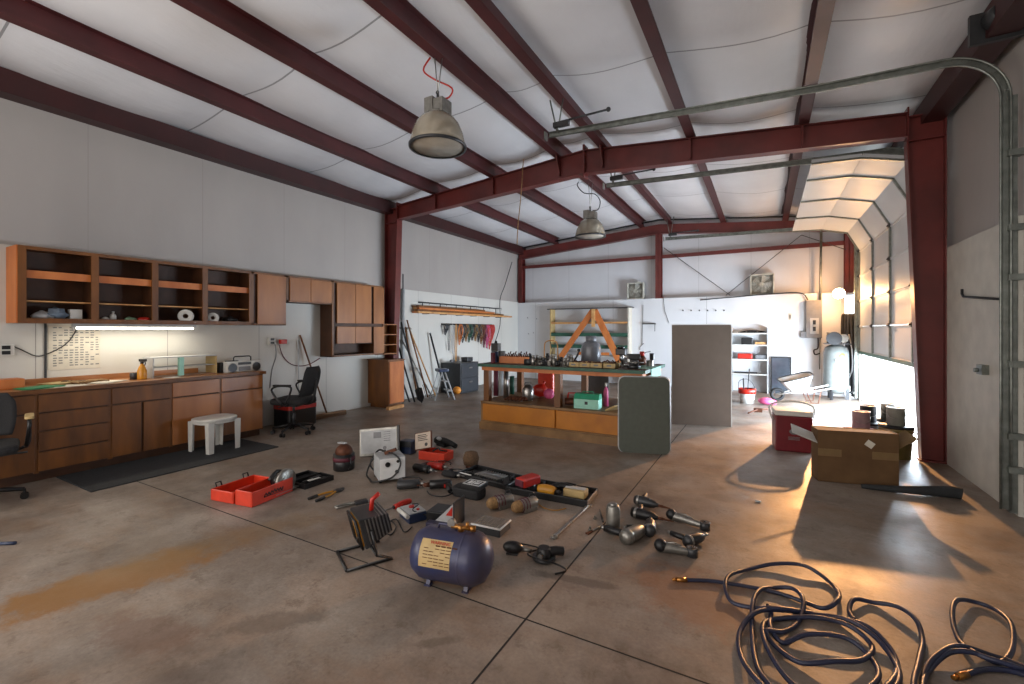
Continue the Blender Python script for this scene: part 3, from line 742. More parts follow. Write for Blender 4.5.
mb = MB(); mb.lathe([(0, 0), (.045, 0), (.047, .01), (.047, .1), (.03, .15), (.016, .175), (.016, .19), (0, .19)], 18); mb.build('bottle', 'amber', t)
mb = MB(); mb.cyl((0, 0, .185), (0, 0, .21), .018); mb.box(-.03, -.015, .21, .055, .015, .24); mb.tube([(.04, 0, .215), (.05, 0, .19), (.04, 0, .165)], .006, 6); mb.build('trigger', 'black', t)
mb = MB(); mb.cyl((0, 0, 0), (0, 0, .08), .04); tag(mb.build('tin_can', 'dgrey', loc=cpt(134, -6.5)), 'small dark tin beside the spray bottle', 'can')
# glass shelf case
y0, y1 = yX(153, -6.42), yX(217, -6.42)
t = thing('shelf_case', 'open grey metal shelf case with one middle shelf on the counter', 'shelf', (-6.55, (y0+y1)/2, zc)); hw = (y1-y0)/2
for nm, q, mt in (('side_panel', (-.13, -hw, 0, .13, -hw+.012, .24), 'lgrey'), ('side_panel', (-.13, hw-.012, 0, .13, hw, .24), 'label'), ('top_panel', (-.13, -hw, .24, .13, hw, .252), 'lgrey'),
                  ('shelf', (-.13, -hw+.012, .12, .1, hw-.012, .128), 'lgrey'), ('bottom_panel', (-.13, -hw+.012, 0, .13, hw-.012, .01), 'counter'), ('divider', (.08, -.08, .01, .13, -.03, .24), 'teal')):
    mb = MB(); mb.box(*q); mb.build(nm, mt, t)
# boombox
t = thing('boombox', 'silver boombox radio with carry handle at the counter end', 'radio', (-6.42, (yX(221, -6.42)+yX(262, -6.42))/2, zc), 0)
mb = MB(); mb.box(-.06, -.24, 0, .055, .24, .15); mb.build('body', 'white', t, bevel=.012)
for y in (-.165, .165):
    mb = MB(); mb.cyl((.05, y, .065), (.064, y, .065), .058, seg=24); sp = mb.build('speaker', 'dgrey', t)
    mb = MB(); mb.lathe([(.058, 0), (.064, .006), (.058, .01)], 24, TR(.058, y, .065, 0, R(90))); mb.build('speaker_ring', 'steel', sp)
mb = MB(); mb.box(.055, -.08, .015, .062, .08, .075); mb.build('cassette_door', 'grey', t)
mb = MB(); mb.box(.055, -.09, .1, .06, .09, .135); mb.build('tuner_dial', 'black', t)
mb = MB()
for k in range(6): mb.box(-.03, -.22+.03*k, .15, -.005, -.2+.03*k, .162)
mb.build('buttons', 'black', t)
mb = MB(); mb.tube([(0, -.12, .14), (0, -.12, .2), (0, -.1, .215), (0, .1, .215), (0, .12, .2), (0, .12, .14)], .009, 8); mb.build('handle', 'black', t)
mb = MB(); mb.box(-.06, -.03, 0, .05, .03, .14); tag(mb.build('dark_radio_pack', 'black', bevel=.006, loc=(-6.5, yX(217, -6.5)+.04, zc)), 'small black box wedged left of the silver radio', 'box')

# rubber mat
mb = MB(); mb.box(-6.28, 1.72, 0, -5.42, 3.56, .012)
tag(mb.build('rubber_mat', 'mesh_mat', bevel=.003), 'charcoal rubber floor mat in front of the wooden base cabinets', 'mat')

# office chairs
def office_chair(loc, rz, label, tall=1.0, arms='t'):
    t = thing('office_chair', label, 'chair', loc, rz)
    mb = MB(); mb.cyl((0, 0, .1), (0, 0, .16), .04)
    for k in range(5):
        a = 2*math.pi*k/5+.3; d = Vector((math.cos(a), math.sin(a), 0))
        mb.tube([d*.03+Vector((0, 0, .13)), d*.28+Vector((0, 0, .085))], lambda u: .024-.008*u, 8)
    mb.build('star_base', 'black', t)
    for k in range(5):
        a = 2*math.pi*k/5+.3; d = Vector((math.cos(a)*.28, math.sin(a)*.28, 0)); n = Vector((-math.sin(a), math.cos(a), 0))
        mb = MB()
        for s_ in (-1, 1): mb.cyl(d+n*s_*.012+Vector((0, 0, .028)), d+n*s_*.03+Vector((0, 0, .028)), .028, seg=14)
        mb.cyl(d+Vector((0, 0, .03)), d+Vector((0, 0, .09)), .01, seg=8); mb.build('caster', 'black', t)
    mb = MB(); mb.cyl((0, 0, .15), (0, 0, .3), .028); mb.cyl((0, 0, .3), (0, 0, .43), .018); mb.build('gas_column', 'dgrey', t)
    mb = MB(); mb.prism(rrect(.5, .5, .1), .44, .52, plane='xy')
    mb.build('seat', 'mesh', t, bevel=.03)
    mb = MB(); mb.box(-.12, -.12, .4, .12, .12, .445); mb.cyl((.05, .1, .42), (.05, .3, .42), .008); mb.build('tilt_mechanism', 'black', t)
    mb = MB(); B = bmesh.new(); n1, n2 = 12, 14; vv = []
    for side in (0, 1):
        g = []
        for i in range(n2+1):
            v_ = i/n2; hw_ = .23*(1-.12*abs(2*v_-1)**2-.45*max(0, v_-.8)**1.0*1.6)
            row = []
            for k in range(n1+1):
                u = 2*k/n1-1
                x = -.235-.1*v_ + .05*u*u*-(-1) -.02*math.sin(v_*3)+(.0 if side == 0 else -.035*(1-abs(u)**4*.8)*(1-abs(2*v_-1)**6*.8))
                row.append(B.verts.new((x, u*hw_, .55+.5*v_*tall)))
            g.append(row)
        vv.append(g)
    for g in vv:
        for i in range(n2):
            for k in range(n1): B.faces.new((g[i][k], g[i][k+1], g[i+1][k+1], g[i+1][k])).smooth = True
    for i in range(n2):
        for k in (0, n1): B.faces.new((vv[0][i][k], vv[0][i+1][k], vv[1][i+1][k], vv[1][i][k]))
    for k in range(n1):
        for i in (0, n2): B.faces.new((vv[0][i][k], vv[0][i][k+1], vv[1][i][k+1], vv[1][i][k]))
    mb.bm.free(); mb.bm = B; mb.build('backrest', 'mesh', t)
    mb = MB(); mb.tube([(-.1, 0, .43), (-.27, 0, .45), (-.32, 0, .6), (-.34, 0, .8)], .02, 8, smoothn=4); mb.build('back_support', 'black', t)
    for s_ in (-1, 1):
        mb = MB()
        mb.tube([(-.05, s_*.22, .43), (-.06, s_*.3, .47), (-.12, s_*.31, .6), (-.14, s_*.31, .7), (-.05, s_*.31, .72), (.08, s_*.31, .71), (.14, s_*.31, .66), (.08, s_*.3, .55), (-.0, s_*.29, .46)], .014, 8, smoothn=4)
        ar = mb.build('armrest', 'black', t)
        mb = MB(); mb.prism(rrect(.26, .06, .028, cx=-.01, cy=s_*.31), .715, .74, plane='xy'); mb.build('arm_pad', 'blackm' if arms == 't' else 'label', ar, bevel=.006)
    return t
office_chair((-5.98, 4.16, 0), R(205), 'black mesh office chair turned sideways at the end of the counter', .85)
office_chair((-5.82, 1.1, 0), R(-14), 'black office chair cut off by the left picture edge', .75, 'w')
# black and red bin behind the chair
t = thing('shop_vacuum', 'low black bin with red lid band standing behind the mesh office chair', 'bin', (-6.5, 4.55, 0))
mb = MB(); mb.prism(rrect(.42, .5, .06), 0, .34, plane='xy'); mb.build('body', 'black', t, bevel=.01)
mb = MB(); mb.prism(rrect(.43, .51, .06), .27, .33, plane='xy'); mb.build('band', 'red', t)
mb = MB(); mb.prism(rrect(.43, .51, .06), .34, .4, plane='xy'); mb.build('lid', 'black', t, bevel=.02)
# stool
t = thing('plastic_stool', 'low white plastic stool standing on the rubber mat', 'stool', (-5.98, 3.08, .012), R(6))
mb = MB(); mb.prism(rrect(.4, .46, .16, 8), .375, .405, plane='xy'); mb.prism(rrect(.37, .43, .15, 8), .34, .376, plane='xy'); mb.build('seat', 'white', t, bevel=.008)
for sx in (-1, 1):
    for sy in (-1, 1):
        mb = MB(); m = Matrix.Identity(4)
        mb.prism([(-.03, 0), (.03, 0), (.038, .37), (-.038, .37)], -.004, .004, m=TR(sx*.165, sy*.19, 0, 0, R(-sx*2)))
        mb.prism([(-.03, 0), (.03, 0), (.038, .37), (-.038, .37)], -.004, .004, plane='yz', m=TR(sx*.19, sy*.165, 0))
        mb.build('leg', 'white', t)
# push broom
t = thing('push_broom', 'push broom with wooden handle leaning on the left wall', 'broom', (0, 0, 0))
hb = F(327, 419)
a, b = F(307, 421), F(345, 414)
dv = (b-a).normalized()
mb = MB(); m = Matrix.Translation((a+b)/2) @ Matrix.Rotation(math.atan2(dv.y, dv.x), 4, 'Z'); L_ = (b-a).length/2
mb.box(-L_, -.035, .05, L_, .035, .075, m); mb.build('block', 'bench_plinth', t)
mb = MB(); mb.box(-L_, -.04, 0, L_, .04, .05, m); mb.build('bristles', 'fiber', t)
mb = MB(); top = PX(300, 335, XL+.02); mb.cyl((a+b)/2+Vector((0, 0, .07)), top, .014); mb.build('handle', 'wood', t)
mb = MB(); mb.cyl((XL+.06, PX(299, 400, XL+.06).y, .0), PX(298, 340, XL+.02), .008); tag(mb.build('thin_rod', 'lgrey'), 'thin grey rod leaning upright beside the push broom handle', 'rod')

# ================================================================== LEFT REAR WALL
# pipe up the wall
mb = MB(); a = PX(403, 330, XL+.04); mb.cyl((a.x, a.y, .02), (a.x, a.y, 2.38), .035); tag(mb.build('wall_pipe', 'lgrey'), 'grey vertical pipe on the wall behind the leaning tools', 'pipe')
mb = MB(); mb.cyl((a.x, a.y, 2.0), (a.x, a.y, 2.7), .014)
tag(mb.build('conduit', 'dgrey'), 'dark upright conduit above the leaning garden tools', 'pipe')
WL = XL+.06
def lean(name, label, p0, p1, mt, r=.014, head=None, cat='tool'):
    a = F(*p0); b = PX(p1[0], p1[1], WL)
    if a.x < XL+.3: a = PX(p0[0], 400, XL+.3); a.z = 0
    r *= 1.35
    t = thing(name, label, cat, a, group='long tools leaning on the left wall')
    a = Vector((0, 0, 0)); b = b-Vector(t.location); d = (b-a).normalized()
    mb = MB(); mb.cyl(a+d*.02, b, r, seg=10); mb.build('handle', mt, t)
    q = d.to_track_quat('Z', 'X').to_matrix().to_4x4()
    if head == 'shovel':
        mb = MB(); P = [(-.1, .3), (-.1, .1), (0, 0), (.1, .1), (.1, .3), (0, .33)]
        mb.prism(P, -.004, .004, m=q); mb.cyl(d*.28, d*.45, .02, seg=10); mb.build('blade', 'dgrey', t)
    if head == 'rake':
        mb = MB(); mb.cyl(b+Vector((0, -.17, -.02)), b+Vector((0, .17, -.02)), .009)
        for k in range(8): mb.cyl(b+Vector((0, -.16+.045*k, -.02)), b+Vector((.06, -.16+.045*k, -.05)), .004, seg=5)
        mb.build('rake_head', 'dgrey', t)
    if head == 'fork':
        mb = MB()
        for k in range(4): mb.tube([d*.35, d*.3+Vector((0, -.06+.04*k, 0)), d*.02+Vector((0, -.06+.04*k, .01))], .006, 6)
        mb.build('tines', 'dgrey', t)
    if head == 'grip':
        mb = MB(); mb.tube([b, b+Vector((0, -.05, .08)), b+Vector((0, .05, .08)), b], .01, 6); mb.build('grip', 'black', t)
    return t
lean('garden_shovel', 'round point shovel with dark blade leaning by the floor cabinet', (422, 403), (401, 322), 'dgrey', .015, 'shovel')
lean('garden_rake', 'upright garden rake with its head against the wall, in the leaning bundle', (418, 400), (405, 327), 'wood', .013, 'rake')
lean('pry_bar', 'long black pry bar, tallest of the leaning bundle', (415, 403), (396, 338), 'black', .014)
lean('garden_fork', 'garden fork with tines down in the leaning bundle', (428, 398), (407, 320), 'wood', .013, 'fork')
lean('wooden_pole', 'thin orange brown wooden pole in the leaning bundle', (436, 397), (409, 328), 'lumber', .012)
lean('spade', 'spade with looped grip beside the floor cabinet', (410, 403), (390, 345), 'dgrey', .014, 'grip')
lean('aluminium_pole', 'pale aluminium pole in the leaning bundle', (432, 394), (402, 340), 'steel', .012)
lean('black_pole', 'single black pole leaning behind the stepladder', (446, 388), (430, 333), 'blackm', .016)
# step ladder
t = thing('step_ladder', 'small aluminium stepladder with dark top standing near the left wall', 'stepladder', F(442, 399), R(55))
for s_ in (-1, 1):
    mb = MB(); mb.cyl((.22, s_*.2, 0), (.02, s_*.13, .62), .016, seg=8); mb.build('front_rail', 'lgrey', t)
    mb = MB(); mb.cyl((-.22, s_*.2, 0), (-.04, s_*.14, .6), .012, seg=8); mb.build('rear_rail', 'lgrey', t)
for z in (.18, .38):
    x = .22-.2*z/.62; w = .2-.07*z/.62
    mb = MB(); mb.box(x-.07, -w, z, x+.02, w, z+.02); mb.build('step', 'lgrey', t)
mb = MB(); mb.prism(rrect(.24, .32, .04), .6, .66, plane='xy'); mb.build('top_cap', 'navy', t, bevel=.01)
mb = MB(); mb.cyl((-.2, -.19, .05), (-.2, .19, .05), .008); mb.cyl((-.15, -.17, .25), (-.15, .17, .25), .008); mb.build('rear_brace', 'lgrey', t)
mb = MB(); mb.ball((0, 0, .09), .09, (1.15, .9, 1)); tag(mb.build('orange_jug', 'orange', loc=F(457, 394)), 'round orange jug on the floor beside the stepladder', 'jug')
# filing cabinet
p = F(478, 390); t = thing('filing_cabinet', 'two drawer charcoal filing cabinet against the left wall', 'filing cabinet', (XL+.32, yX(464, -6.3)+.1, 0), 0)
mb = MB(); mb.box(-.3, -.37, 0, .28, .37, .72); mb.build('body', mat('charcoal enamel', '#2c2f33', .4), t, bevel=.006)
for z in (.04, .38):
    mb = MB(); mb.box(.28, -.35, z, .3, .35, z+.31); dr = mb.build('drawer', mat('charcoal drawer', '#33363b', .4), t, bevel=.004)
    mb = MB(); mb.box(.3, -.06, z+.2, .32, .06, z+.23); mb.build('handle', 'steel', dr)
mb = MB(); mb.box(-.1, -.12, 0, .1, .12, .1); tag(mb.build('dark_case', 'dgrey', bevel=.01, loc=(XL+.3, yX(468, -6.4)+.1, .722)), 'small dark case on top of the filing cabinet', 'case')
mb = MB(); mb.ball((0, 0, .04), .05, (1, 1, .8)); tag(mb.build('grey_cup', 'grey', loc=(XL+.3, yX(455, -6.4)+.0, .722)), 'small grey bowl on the filing cabinet next to the dark case', 'bowl')
# rail with cords
ya, yb = yX(443, WL), yX(493, WL)
t = thing('hook_rail', 'dark rail of hooks holding hanging cords on the left wall', 'hook rail', (XL, 0, 0))
mb = MB(); mb.box(0, ya, 1.62, .03, yb, 1.66); mb.build('rail', 'dgrey', t)
mb = MB()
for k in range(16):
    y = ya+(yb-ya)*(k+.5)/16; mb.tube([(.02, y, 1.64), (.1, y, 1.63), (.11, y, 1.66)], .005, 6)
mb.build('hook', 'dgrey', t)
cols = ['dgrey', 'mesh', 'lgrey', 'lumber', 'wood_orange', 'dgrey', 'rope', 'gtrim', 'black', 'rope', 'dgrey', 'wood', 'maroon', 'pink', 'red', 'red']
names = ['coiled grey strap', 'black belt', 'thin white cord', 'tan rope loop', 'orange webbing loop', 'grey bungee cord', 'tan rope hank', 'dark green cord hank', 'black cord hank', 'tan twine hank', 'grey rope hank', 'brown leather strap', 'maroon strap', 'pink rope hank', 'red bungee cord', 'red strap']
ex = ['at the rail end next to the leaning tools', 'second on the rail', 'third on the rail', 'above the filing cabinet, fourth on the rail', 'fifth on the rail', 'sixth on the rail', 'seventh on the rail', 'eighth on the rail', 'ninth on the rail, left of the tan twine', 'tenth on the rail, between the black and grey hanks', 'eleventh on the rail, left of the brown strap', 'left of the maroon strap on the rail', 'left of the pink hank on the rail', 'third from the corner end of the rail', 'last but one on the rail', 'last on the rail by the end wall']
for k in range(16):
    y = ya+(yb-ya)*(k+.5)/16; ln = [.25, .62, .7, .9, .5, .45, .42, .45, .4, .42, .45, .5, .6, .62, .66, .4][k]
    mb = MB()
    for q in range(4 if k not in (1, 2, 3) else 1):
        w = .03+.022*q*(.6+.5*((k*7) % 3)); off = .014*q; l2 = ln*(1-.13*q)
        mb.tube([(.085+off, y-w*.3, 1.645), (.075+off, y-w, 1.645-l2*.4), (.07+off, y-w*.5, 1.645-l2*.95), (.075+off, y+w*.4, 1.645-l2), (.08+off, y+w, 1.645-l2*.5), (.085+off, y+w*.3, 1.645)], .011 if k not in (1, 2) else .008, 6, smoothn=4)
    tag(mb.build('hung_strap', cols[k], loc=(XL, 0, 0)), names[k]+' hanging '+ex[k], 'cord', 'cords hanging on the hook rail')
# lumber rack
ya, yb = yX(417, WL), yX(500, WL)
t = thing('lumber_bracket_rack', 'dark bracket rack holding boards high on the left wall', 'rack', (XL, 0, 0))
mb = MB(); mb.box(0, ya+.1, 2.11, .03, yb, 2.14); mb.build('rail', 'dgrey', t)
for k in range(6):
    mb = MB(); y = ya+.25+(yb-ya-.4)*k/5; mb.tube([(.01, y, 2.13), (.2, y, 2.12), (.2, y, 2.07)], .006, 6); mb.box(0, y-.01, 1.86, .012, y+.01, 2.13); mb.box(0, y-.01, 1.86, .2, y+.01, 1.875); mb.build('bracket', 'dgrey', t)
for k in range(8):
    mb = MB(); x = .02+.085*(k % 2); z = 1.876+.042*(k//2)
    mb.box(x, ya-.12+.03*(k % 3), z, x+.08, yb+.35-.5*(k//2)+.15*(k % 2), z+.04)
    tag(mb.build('wood_board', ['wood_orange', 'lumber', 'lumber', 'wood', 'lumber', 'wood_orange', 'wood', 'wood'][k], loc=(XL, 0, 0)), ['bottom', 'second', 'third', 'topmost'][k//2]+' layer board '+['against the wall', 'at the outer edge'][k % 2]+' on the wall rack', 'board', 'boards on the wall rack')

# ================================================================== END WALL
# wall shelving with A-frame
YW = YB
def xw(px): return xY(px, YW)
t = thing('wall_shelving', 'white and green wall shelving on the far end wall behind the workbench', 'shelves', (0, 0, 0))
x0, x1 = xw(554), xw(632)
zt = PY(590, 309, YW).z
mb = MB(); mb.box(x0, YW-.3, 0, x0+.04, YW, zt); mb.build('side_panel', 'label', t)
mb = MB(); mb.box(x1-.04, YW-.3, 0, x1, YW, zt); mb.build('side_panel', 'paper', t)
mb = MB(); mb.box(x0-.1, YW-.3, zt, x1+.06, YW, zt+.02); mb.build('top_board', 'dgrey', t)
for i, py in enumerate((323, 334, 346)):
    z = PY(590, py, YW-.3).z; mb = MB(); mb.box(x0+.04, YW-.28, z-.02, x1-.04, YW, z+.0); mb.box(x0+.04, YW-.3, z-(.0 if i == 0 else .07), x1-.04, YW-.28, z+.03); mb.build('shelf', 'lumber' if i == 0 else 'gtrim', t)
for z in (.35, .75, 1.05): mb = MB(); mb.box(x0+.04, YW-.28, z, x1-.04, YW, z+.025); mb.build('shelf', 'white', t)
t = thing('wooden_trestle', 'orange wooden A shaped trestle standing against the wall shelving', 'trestle', (0, 0, 0))
ap = PY(594, 309, YW-.34)
for s_, pxb in ((-1, 560), (1, 618)):
    q = PY(pxb, 358, YW-.34); d = (q-ap); e = ap+d*(ap.z/(ap.z-q.z))*.99
    mb = MB(); w = Vector((.07, 0, 0)); 
    mb.prism([(ap.x-.1, ap.z), (ap.x+.1, ap.z), (e.x+.1, .0), (e.x-.1, .0)], YW-.37, YW-.33)
    mb.build('leg', 'wood_orange', t)
mb = MB(); mb.box(ap.x-.05, YW-.42, ap.z-.5, ap.x+.05, YW-.38, ap.z); mb.build('cleat', 'lumber', t)
mb = MB(); zz = .8; mb.box(ap.x-.45, YW-.4, zz, ap.x+.45, YW-.372, zz+.08); mb.build('crossbar', 'wood_orange', t)
# box fans
def boxfan(px, py0, w, label):
    p = PY(px, 297, YB+.12); t = thing('box_fan', label, 'fan', (p.x, YB+.1, 2.352), 0, 'square box fans on the ledge')
    mb = MB(); h = w/2; fr = .03
    for q in ((-h, -.08, 0, -h+fr, .06, w), (h-fr, -.08, 0, h, .06, w), (-h+fr, -.08, 0, h-fr, .06, fr), (-h+fr, -.08, w-fr, h-fr, .06, w)): mb.box(*q)
    mb.build('housing', 'fanmat', t, bevel=.008)
    mb = MB()
    for k in range(5):
        a = 2*math.pi*k/5
        mb.prism([(.04, -.02), (h*.82, -.11), (h*.86, .07), (.04, .04)], -.004, .004, m=Matrix.Translation((0, -.01, h)) @ Matrix.Rotation(a, 4, 'Y') @ Matrix.Rotation(R(25), 4, 'X'))
    mb.build('blades', 'fandark', t)
    mb = MB(); mb.cyl((0, -.05, h), (0, .03, h), .06); mb.build('hub', 'fanmat', t)
    mb = MB()
    for r_ in [.09+.035*k for k in range(int((h-.1)/.035))]:
        mb.tube([(r_*math.cos(x*math.pi/12), -.082, h+r_*math.sin(x*math.pi/12)) for x in range(24)], .003, 4, closed=True)
    for k in range(8): mb.cyl((0, -.08, h), ((h-fr)*math.cos(k*math.pi/4), -.08, h+(h-fr)*math.sin(k*math.pi/4)), .003, seg=4)
    mb.build('grille', 'fanmat', t)
    mb = MB(); mb.box(-h+fr, .045, fr, h-fr, .05, w-fr); mb.build('rear_guard', 'fandark', t)
    mb = MB(); mb.box(.0, -.06, w, .14, .02, w+.025); mb.build('handle', 'white', t, bevel=.005)
boxfan(636, 0, .46, 'square box fan on the ledge left of the middle end post')
boxfan(762, 0, .52, 'square box fan on the ledge above the small wall shelves')
mb = MB()
for k in range(6):
    p = PY(683+8.2*k, 310.5, YB); mb.tube([(p.x, YB, p.z), (p.x, YB-.05, p.z-.005), (p.x, YB-.055, p.z+.02)], .009, 6); mb.cyl((p.x, YB, p.z), (p.x, YB-.006, p.z), .018, seg=8)
tag(mb.build('coat_hooks', 'black'), 'row of six small dark hooks high on the end wall', 'hooks')
for k, (px, py) in enumerate(((528, 318), (537, 319), (529, 334), (534, 333))):
    p = PY(px, py, YB); mb = MB(); mb.tube([(p.x, YB, p.z), (p.x, YB-.04, p.z), (p.x, YB-.045, p.z+.02)], .008, 6)
    tag(mb.build('wall_hook', 'black'), ['upper left', 'upper right', 'lower left', 'lower right'][k]+' of four single hooks near the far left corner', 'hook', 'single hooks on the end wall')
mb = MB(); a = PY(643, 324, YB); b = PY(656, 324, YB); mb.box(a.x, YB-.12, a.z-.01, b.x, YB, a.z+.015); mb.cyl((b.x-.01, YB-.1, a.z), (b.x-.01, YB-.1, a.z-.2), .008)
tag(mb.build('wall_bracket', 'black'), 'short black bracket shelf on the end wall left of the tan panel', 'bracket')
mb = MB(); a = PY(643, 305, YB-.02); b = PY(642, 345, YB-.02); mb.tube([a, b, b+Vector((.05, 0, .05)), b+Vector((-.06, 0, -.06)), b+Vector((-.06, 0, -.14))], .008, 6)
tag(mb.build('hanging_wire', 'grey'), 'grey wire hanging down the end wall behind the bench vise', 'wire')
mb = MB(); mb.tube([PY(663, 297, YB-.02), PY(665, 312, YB-.02), PY(669, 323, YB-.02)], .006, 6); tag(mb.build('thin_cable', 'dgrey'), 'thin cord trailing from the ledge to the tan panel', 'cord')

# tan panel
a, b = F(672, 424), F(731, 427)
dv = b-a; an = math.atan2(dv.y, dv.x)
t = thing('hardboard_sheet', 'large taupe panel standing upright right of the workbench', 'panel', a, an)
hh = 1.5+(330-325)/450*7.1
mb = MB(); mb.box(0, 0, .0, dv.length, .04, hh); mb.build('board', 'brown_panel', t)
mb = MB(); mb.box(dv.length, -.002, 0, dv.length+.012, .05, hh); mb.box(0, -.002, hh, dv.length, .045, hh+.01); mb.build('edge_strip', 'white', t)
mb = MB(); mb.box(.1, .04, 0, .14, .4, .04); mb.box(dv.length-.14, .04, 0, dv.length-.1, .4, .04); mb.build('foot', 'lumber', t)

# small wall shelves right
x0, x1 = xw(733), xw(767)
t = thing('wall_shelf_unit', 'white open wall shelves right of the taupe panel', 'shelves', (0, 0, 0))
mb = MB(); mb.box(x1, YB-.3, 0, x1+.03, YB, 1.55); mb.build('side_panel', 'lgrey', t)
mb = MB(); mb.box(x0-.03, YB-.3, 0, x0, YB, 1.55); mb.build('side_panel', 'lgrey', t)
SZ = [1.43, 1.15, .8, .45]
for z in SZ: mb = MB(); mb.box(x0, YB-.3, z-.03, x1, YB, z); mb.build('shelf', 'white', t)
def sx(px): return xY(px, YB-.15)
mb = MB(); mb.box(-.12, -.1, 0, .12, .1, .16); o = mb.build('black_case', 'black', bevel=.01, loc=(sx(747), YB-.15, 1.15)); tag(o, 'black case on the second wall shelf right of the taupe panel', 'case')
mb = MB(); mb.box(-.1, -.1, 0, .14, .1, .06); tag(mb.build('orange_book_stack', 'lumber', loc=(sx(760), YB-.15, 1.15)), 'flat tan box beside the black case', 'box')
mb = MB(); mb.box(-.18, -.1, 0, .14, .1, .13); tag(mb.build('red_case', 'red', bevel=.02, loc=(sx(746), YB-.15, .8)), 'red case on the third wall shelf', 'case')
mb = MB(); mb.box(-.13, -.1, 0, .13, .1, .11); tag(mb.build('grey_case', 'grey', bevel=.02, loc=(sx(761), YB-.15, .8)), 'grey case beside the red case on the third wall shelf', 'case')
mb = MB(); mb.cyl((-.3, 0, .015), (.3, 0, .015), .012); mb.tube([(-.25, -.05, .02), (-.1, .03, .05), (.1, -.04, .05), (.28, .05, .02)], .014, 6, smoothn=4); mb.box(-.1, -.05, 0, .1, .05, .05)
tag(mb.build('coiled_cable', 'blackm', loc=(sx(752), YB-.15, 1.43)), 'tangled dark cable on the top wall shelf', 'cable')
mb = MB(); mb.box(-.3, -.06, 0, .2, .06, .03); tag(mb.build('black_bar', 'black', loc=(sx(748), YB-.15, .45)), 'black bar lying on the lowest wall shelf', 'bar')

# framed dark glass
t = thing('framed_glass', 'dark framed glass sheet leaning on the end wall beside the shelves', 'frame', (0, 0, 0))
x0, x1 = xY(772, YB-.1), xY(790, YB-.1); z0, z1 = .35, PY(780, 358, YB-.08).z
mb = MB(); mb.box(x0, YB-.09, 0, x1, YB-.07, z1); mb.build('pane', 'mirror', t)
mb = MB()
for q in ((x0-.03, YB-.1, 0, x0, YB-.06, z1), (x1, YB-.1, 0, x1+.03, YB-.06, z1), (x0-.03, YB-.1, z1, x1+.03, YB-.06, z1+.03)): mb.box(*q)
mb.build('frame', 'black', t)
mb = MB(); p = PY(790, 316, YB); mb.box(p.x-.03, YB-.012, p.z-.1, p.x+.03, YB, p.z+.06); tag(mb.build('wall_notice', 'paper'), 'small pale notice on the end wall left of the electrical panel', 'notice')
mb = MB(); p = PY(790, 316, YB-.013); mb.box(p.x-.01, YB-.016, p.z-.06, p.x+.012, YB-.012, p.z+.03); tag(mb.build('wall_switch', 'black'), 'small black switch on the end wall notice', 'switch')

# electric panel
p0, p1 = PY(806, 338, YB-.1), PY(822, 300, YB-.1)
t = thing('breaker_box', 'tall grey electrical panel on the end wall near the raised door', 'electrical panel', (0, 0, 0))
mb = MB(); mb.box(p0.x, YB-.12, p0.z, p1.x, YB, p1.z); mb.build('enclosure', 'grey', t, bevel=.006)
mb = MB(); mb.box(p0.x+.08, YB-.13, p0.z+.1, p1.x-.06, YB-.12, p0.z+.46); mb.build('breaker_plate', 'lgrey', t)
mb = MB()
for z in (.16, .31): mb.box(p0.x+.13, YB-.145, p0.z+z, p1.x-.12, YB-.13, p0.z+z+.1)
mb.build('breaker', 'black', t)
mb = MB(); mb.box(p0.x-.09, YB-.1, p0.z, p0.x, YB, p0.z+.14); mb.build('side_outlet', 'grey', t)
mb = MB(); x = p1.x-.03; mb.cyl((x, YB-.06, p1.z), (x+.02, YB-.06, 3.85), .025)
mb.tube([(x, YB-.06, p0.z), (x-.01, YB-.06, .6)], .012, 6)
tag(mb.build('electrical_conduit', 'galv'), 'grey conduit rising from the electrical panel to the roof', 'conduit')
mb = MB(); mb.tube([PY(700, 300, YB-.05), PY(770, 294, YB-.05), PY(800, 293, YB-.05), PY(808, 300, YB-.05)], .014, 6, smoothn=5); tag(mb.build('ledge_conduit', 'dgrey'), 'thin dark conduit running along the ledge into the electrical panel', 'conduit')
mb = MB(); p = PY(818, 348, YB-.06); mb.tube([(p.x, YB-.06, p0.z), (p.x+.0, YB-.06, p.z), (p.x-.08, YB-.1, p.z-.05), (p.x-.06, YB-.1, p.z-.15), (p.x+.03, YB-.1, p.z-.12)], .014, 6, smoothn=4); tag(mb.build('looped_cable', 'blackm'), 'black cord looped below the electrical panel', 'cord')
# work lamp (lit)
LP = Vector((1.42, 12.1, 2.28))
t = thing('work_lamp', 'blazing orange bulb lamp clamped by the far right corner post', 'lamp', LP)
mb = MB(); mb.ball((0, 0, 0), .085); mb.build('bulb', 'bulb', t)
mb = MB(); mb.cyl((0, .05, .01), (0, .16, .04), .03); mb.build('socket', 'black', t)
mb = MB(); mb.lathe([(.035, 0), (.09, -.05), (.115, -.1)], 20, TR(0, .1, .02, R(-90))); mb.build('reflector', 'steel', t)
mb = MB(); mb.tube([(0, .16, .04), (.05, .25, .0), (.05, .3, -.1)], .012, 6); mb.build('clamp', 'black', t)

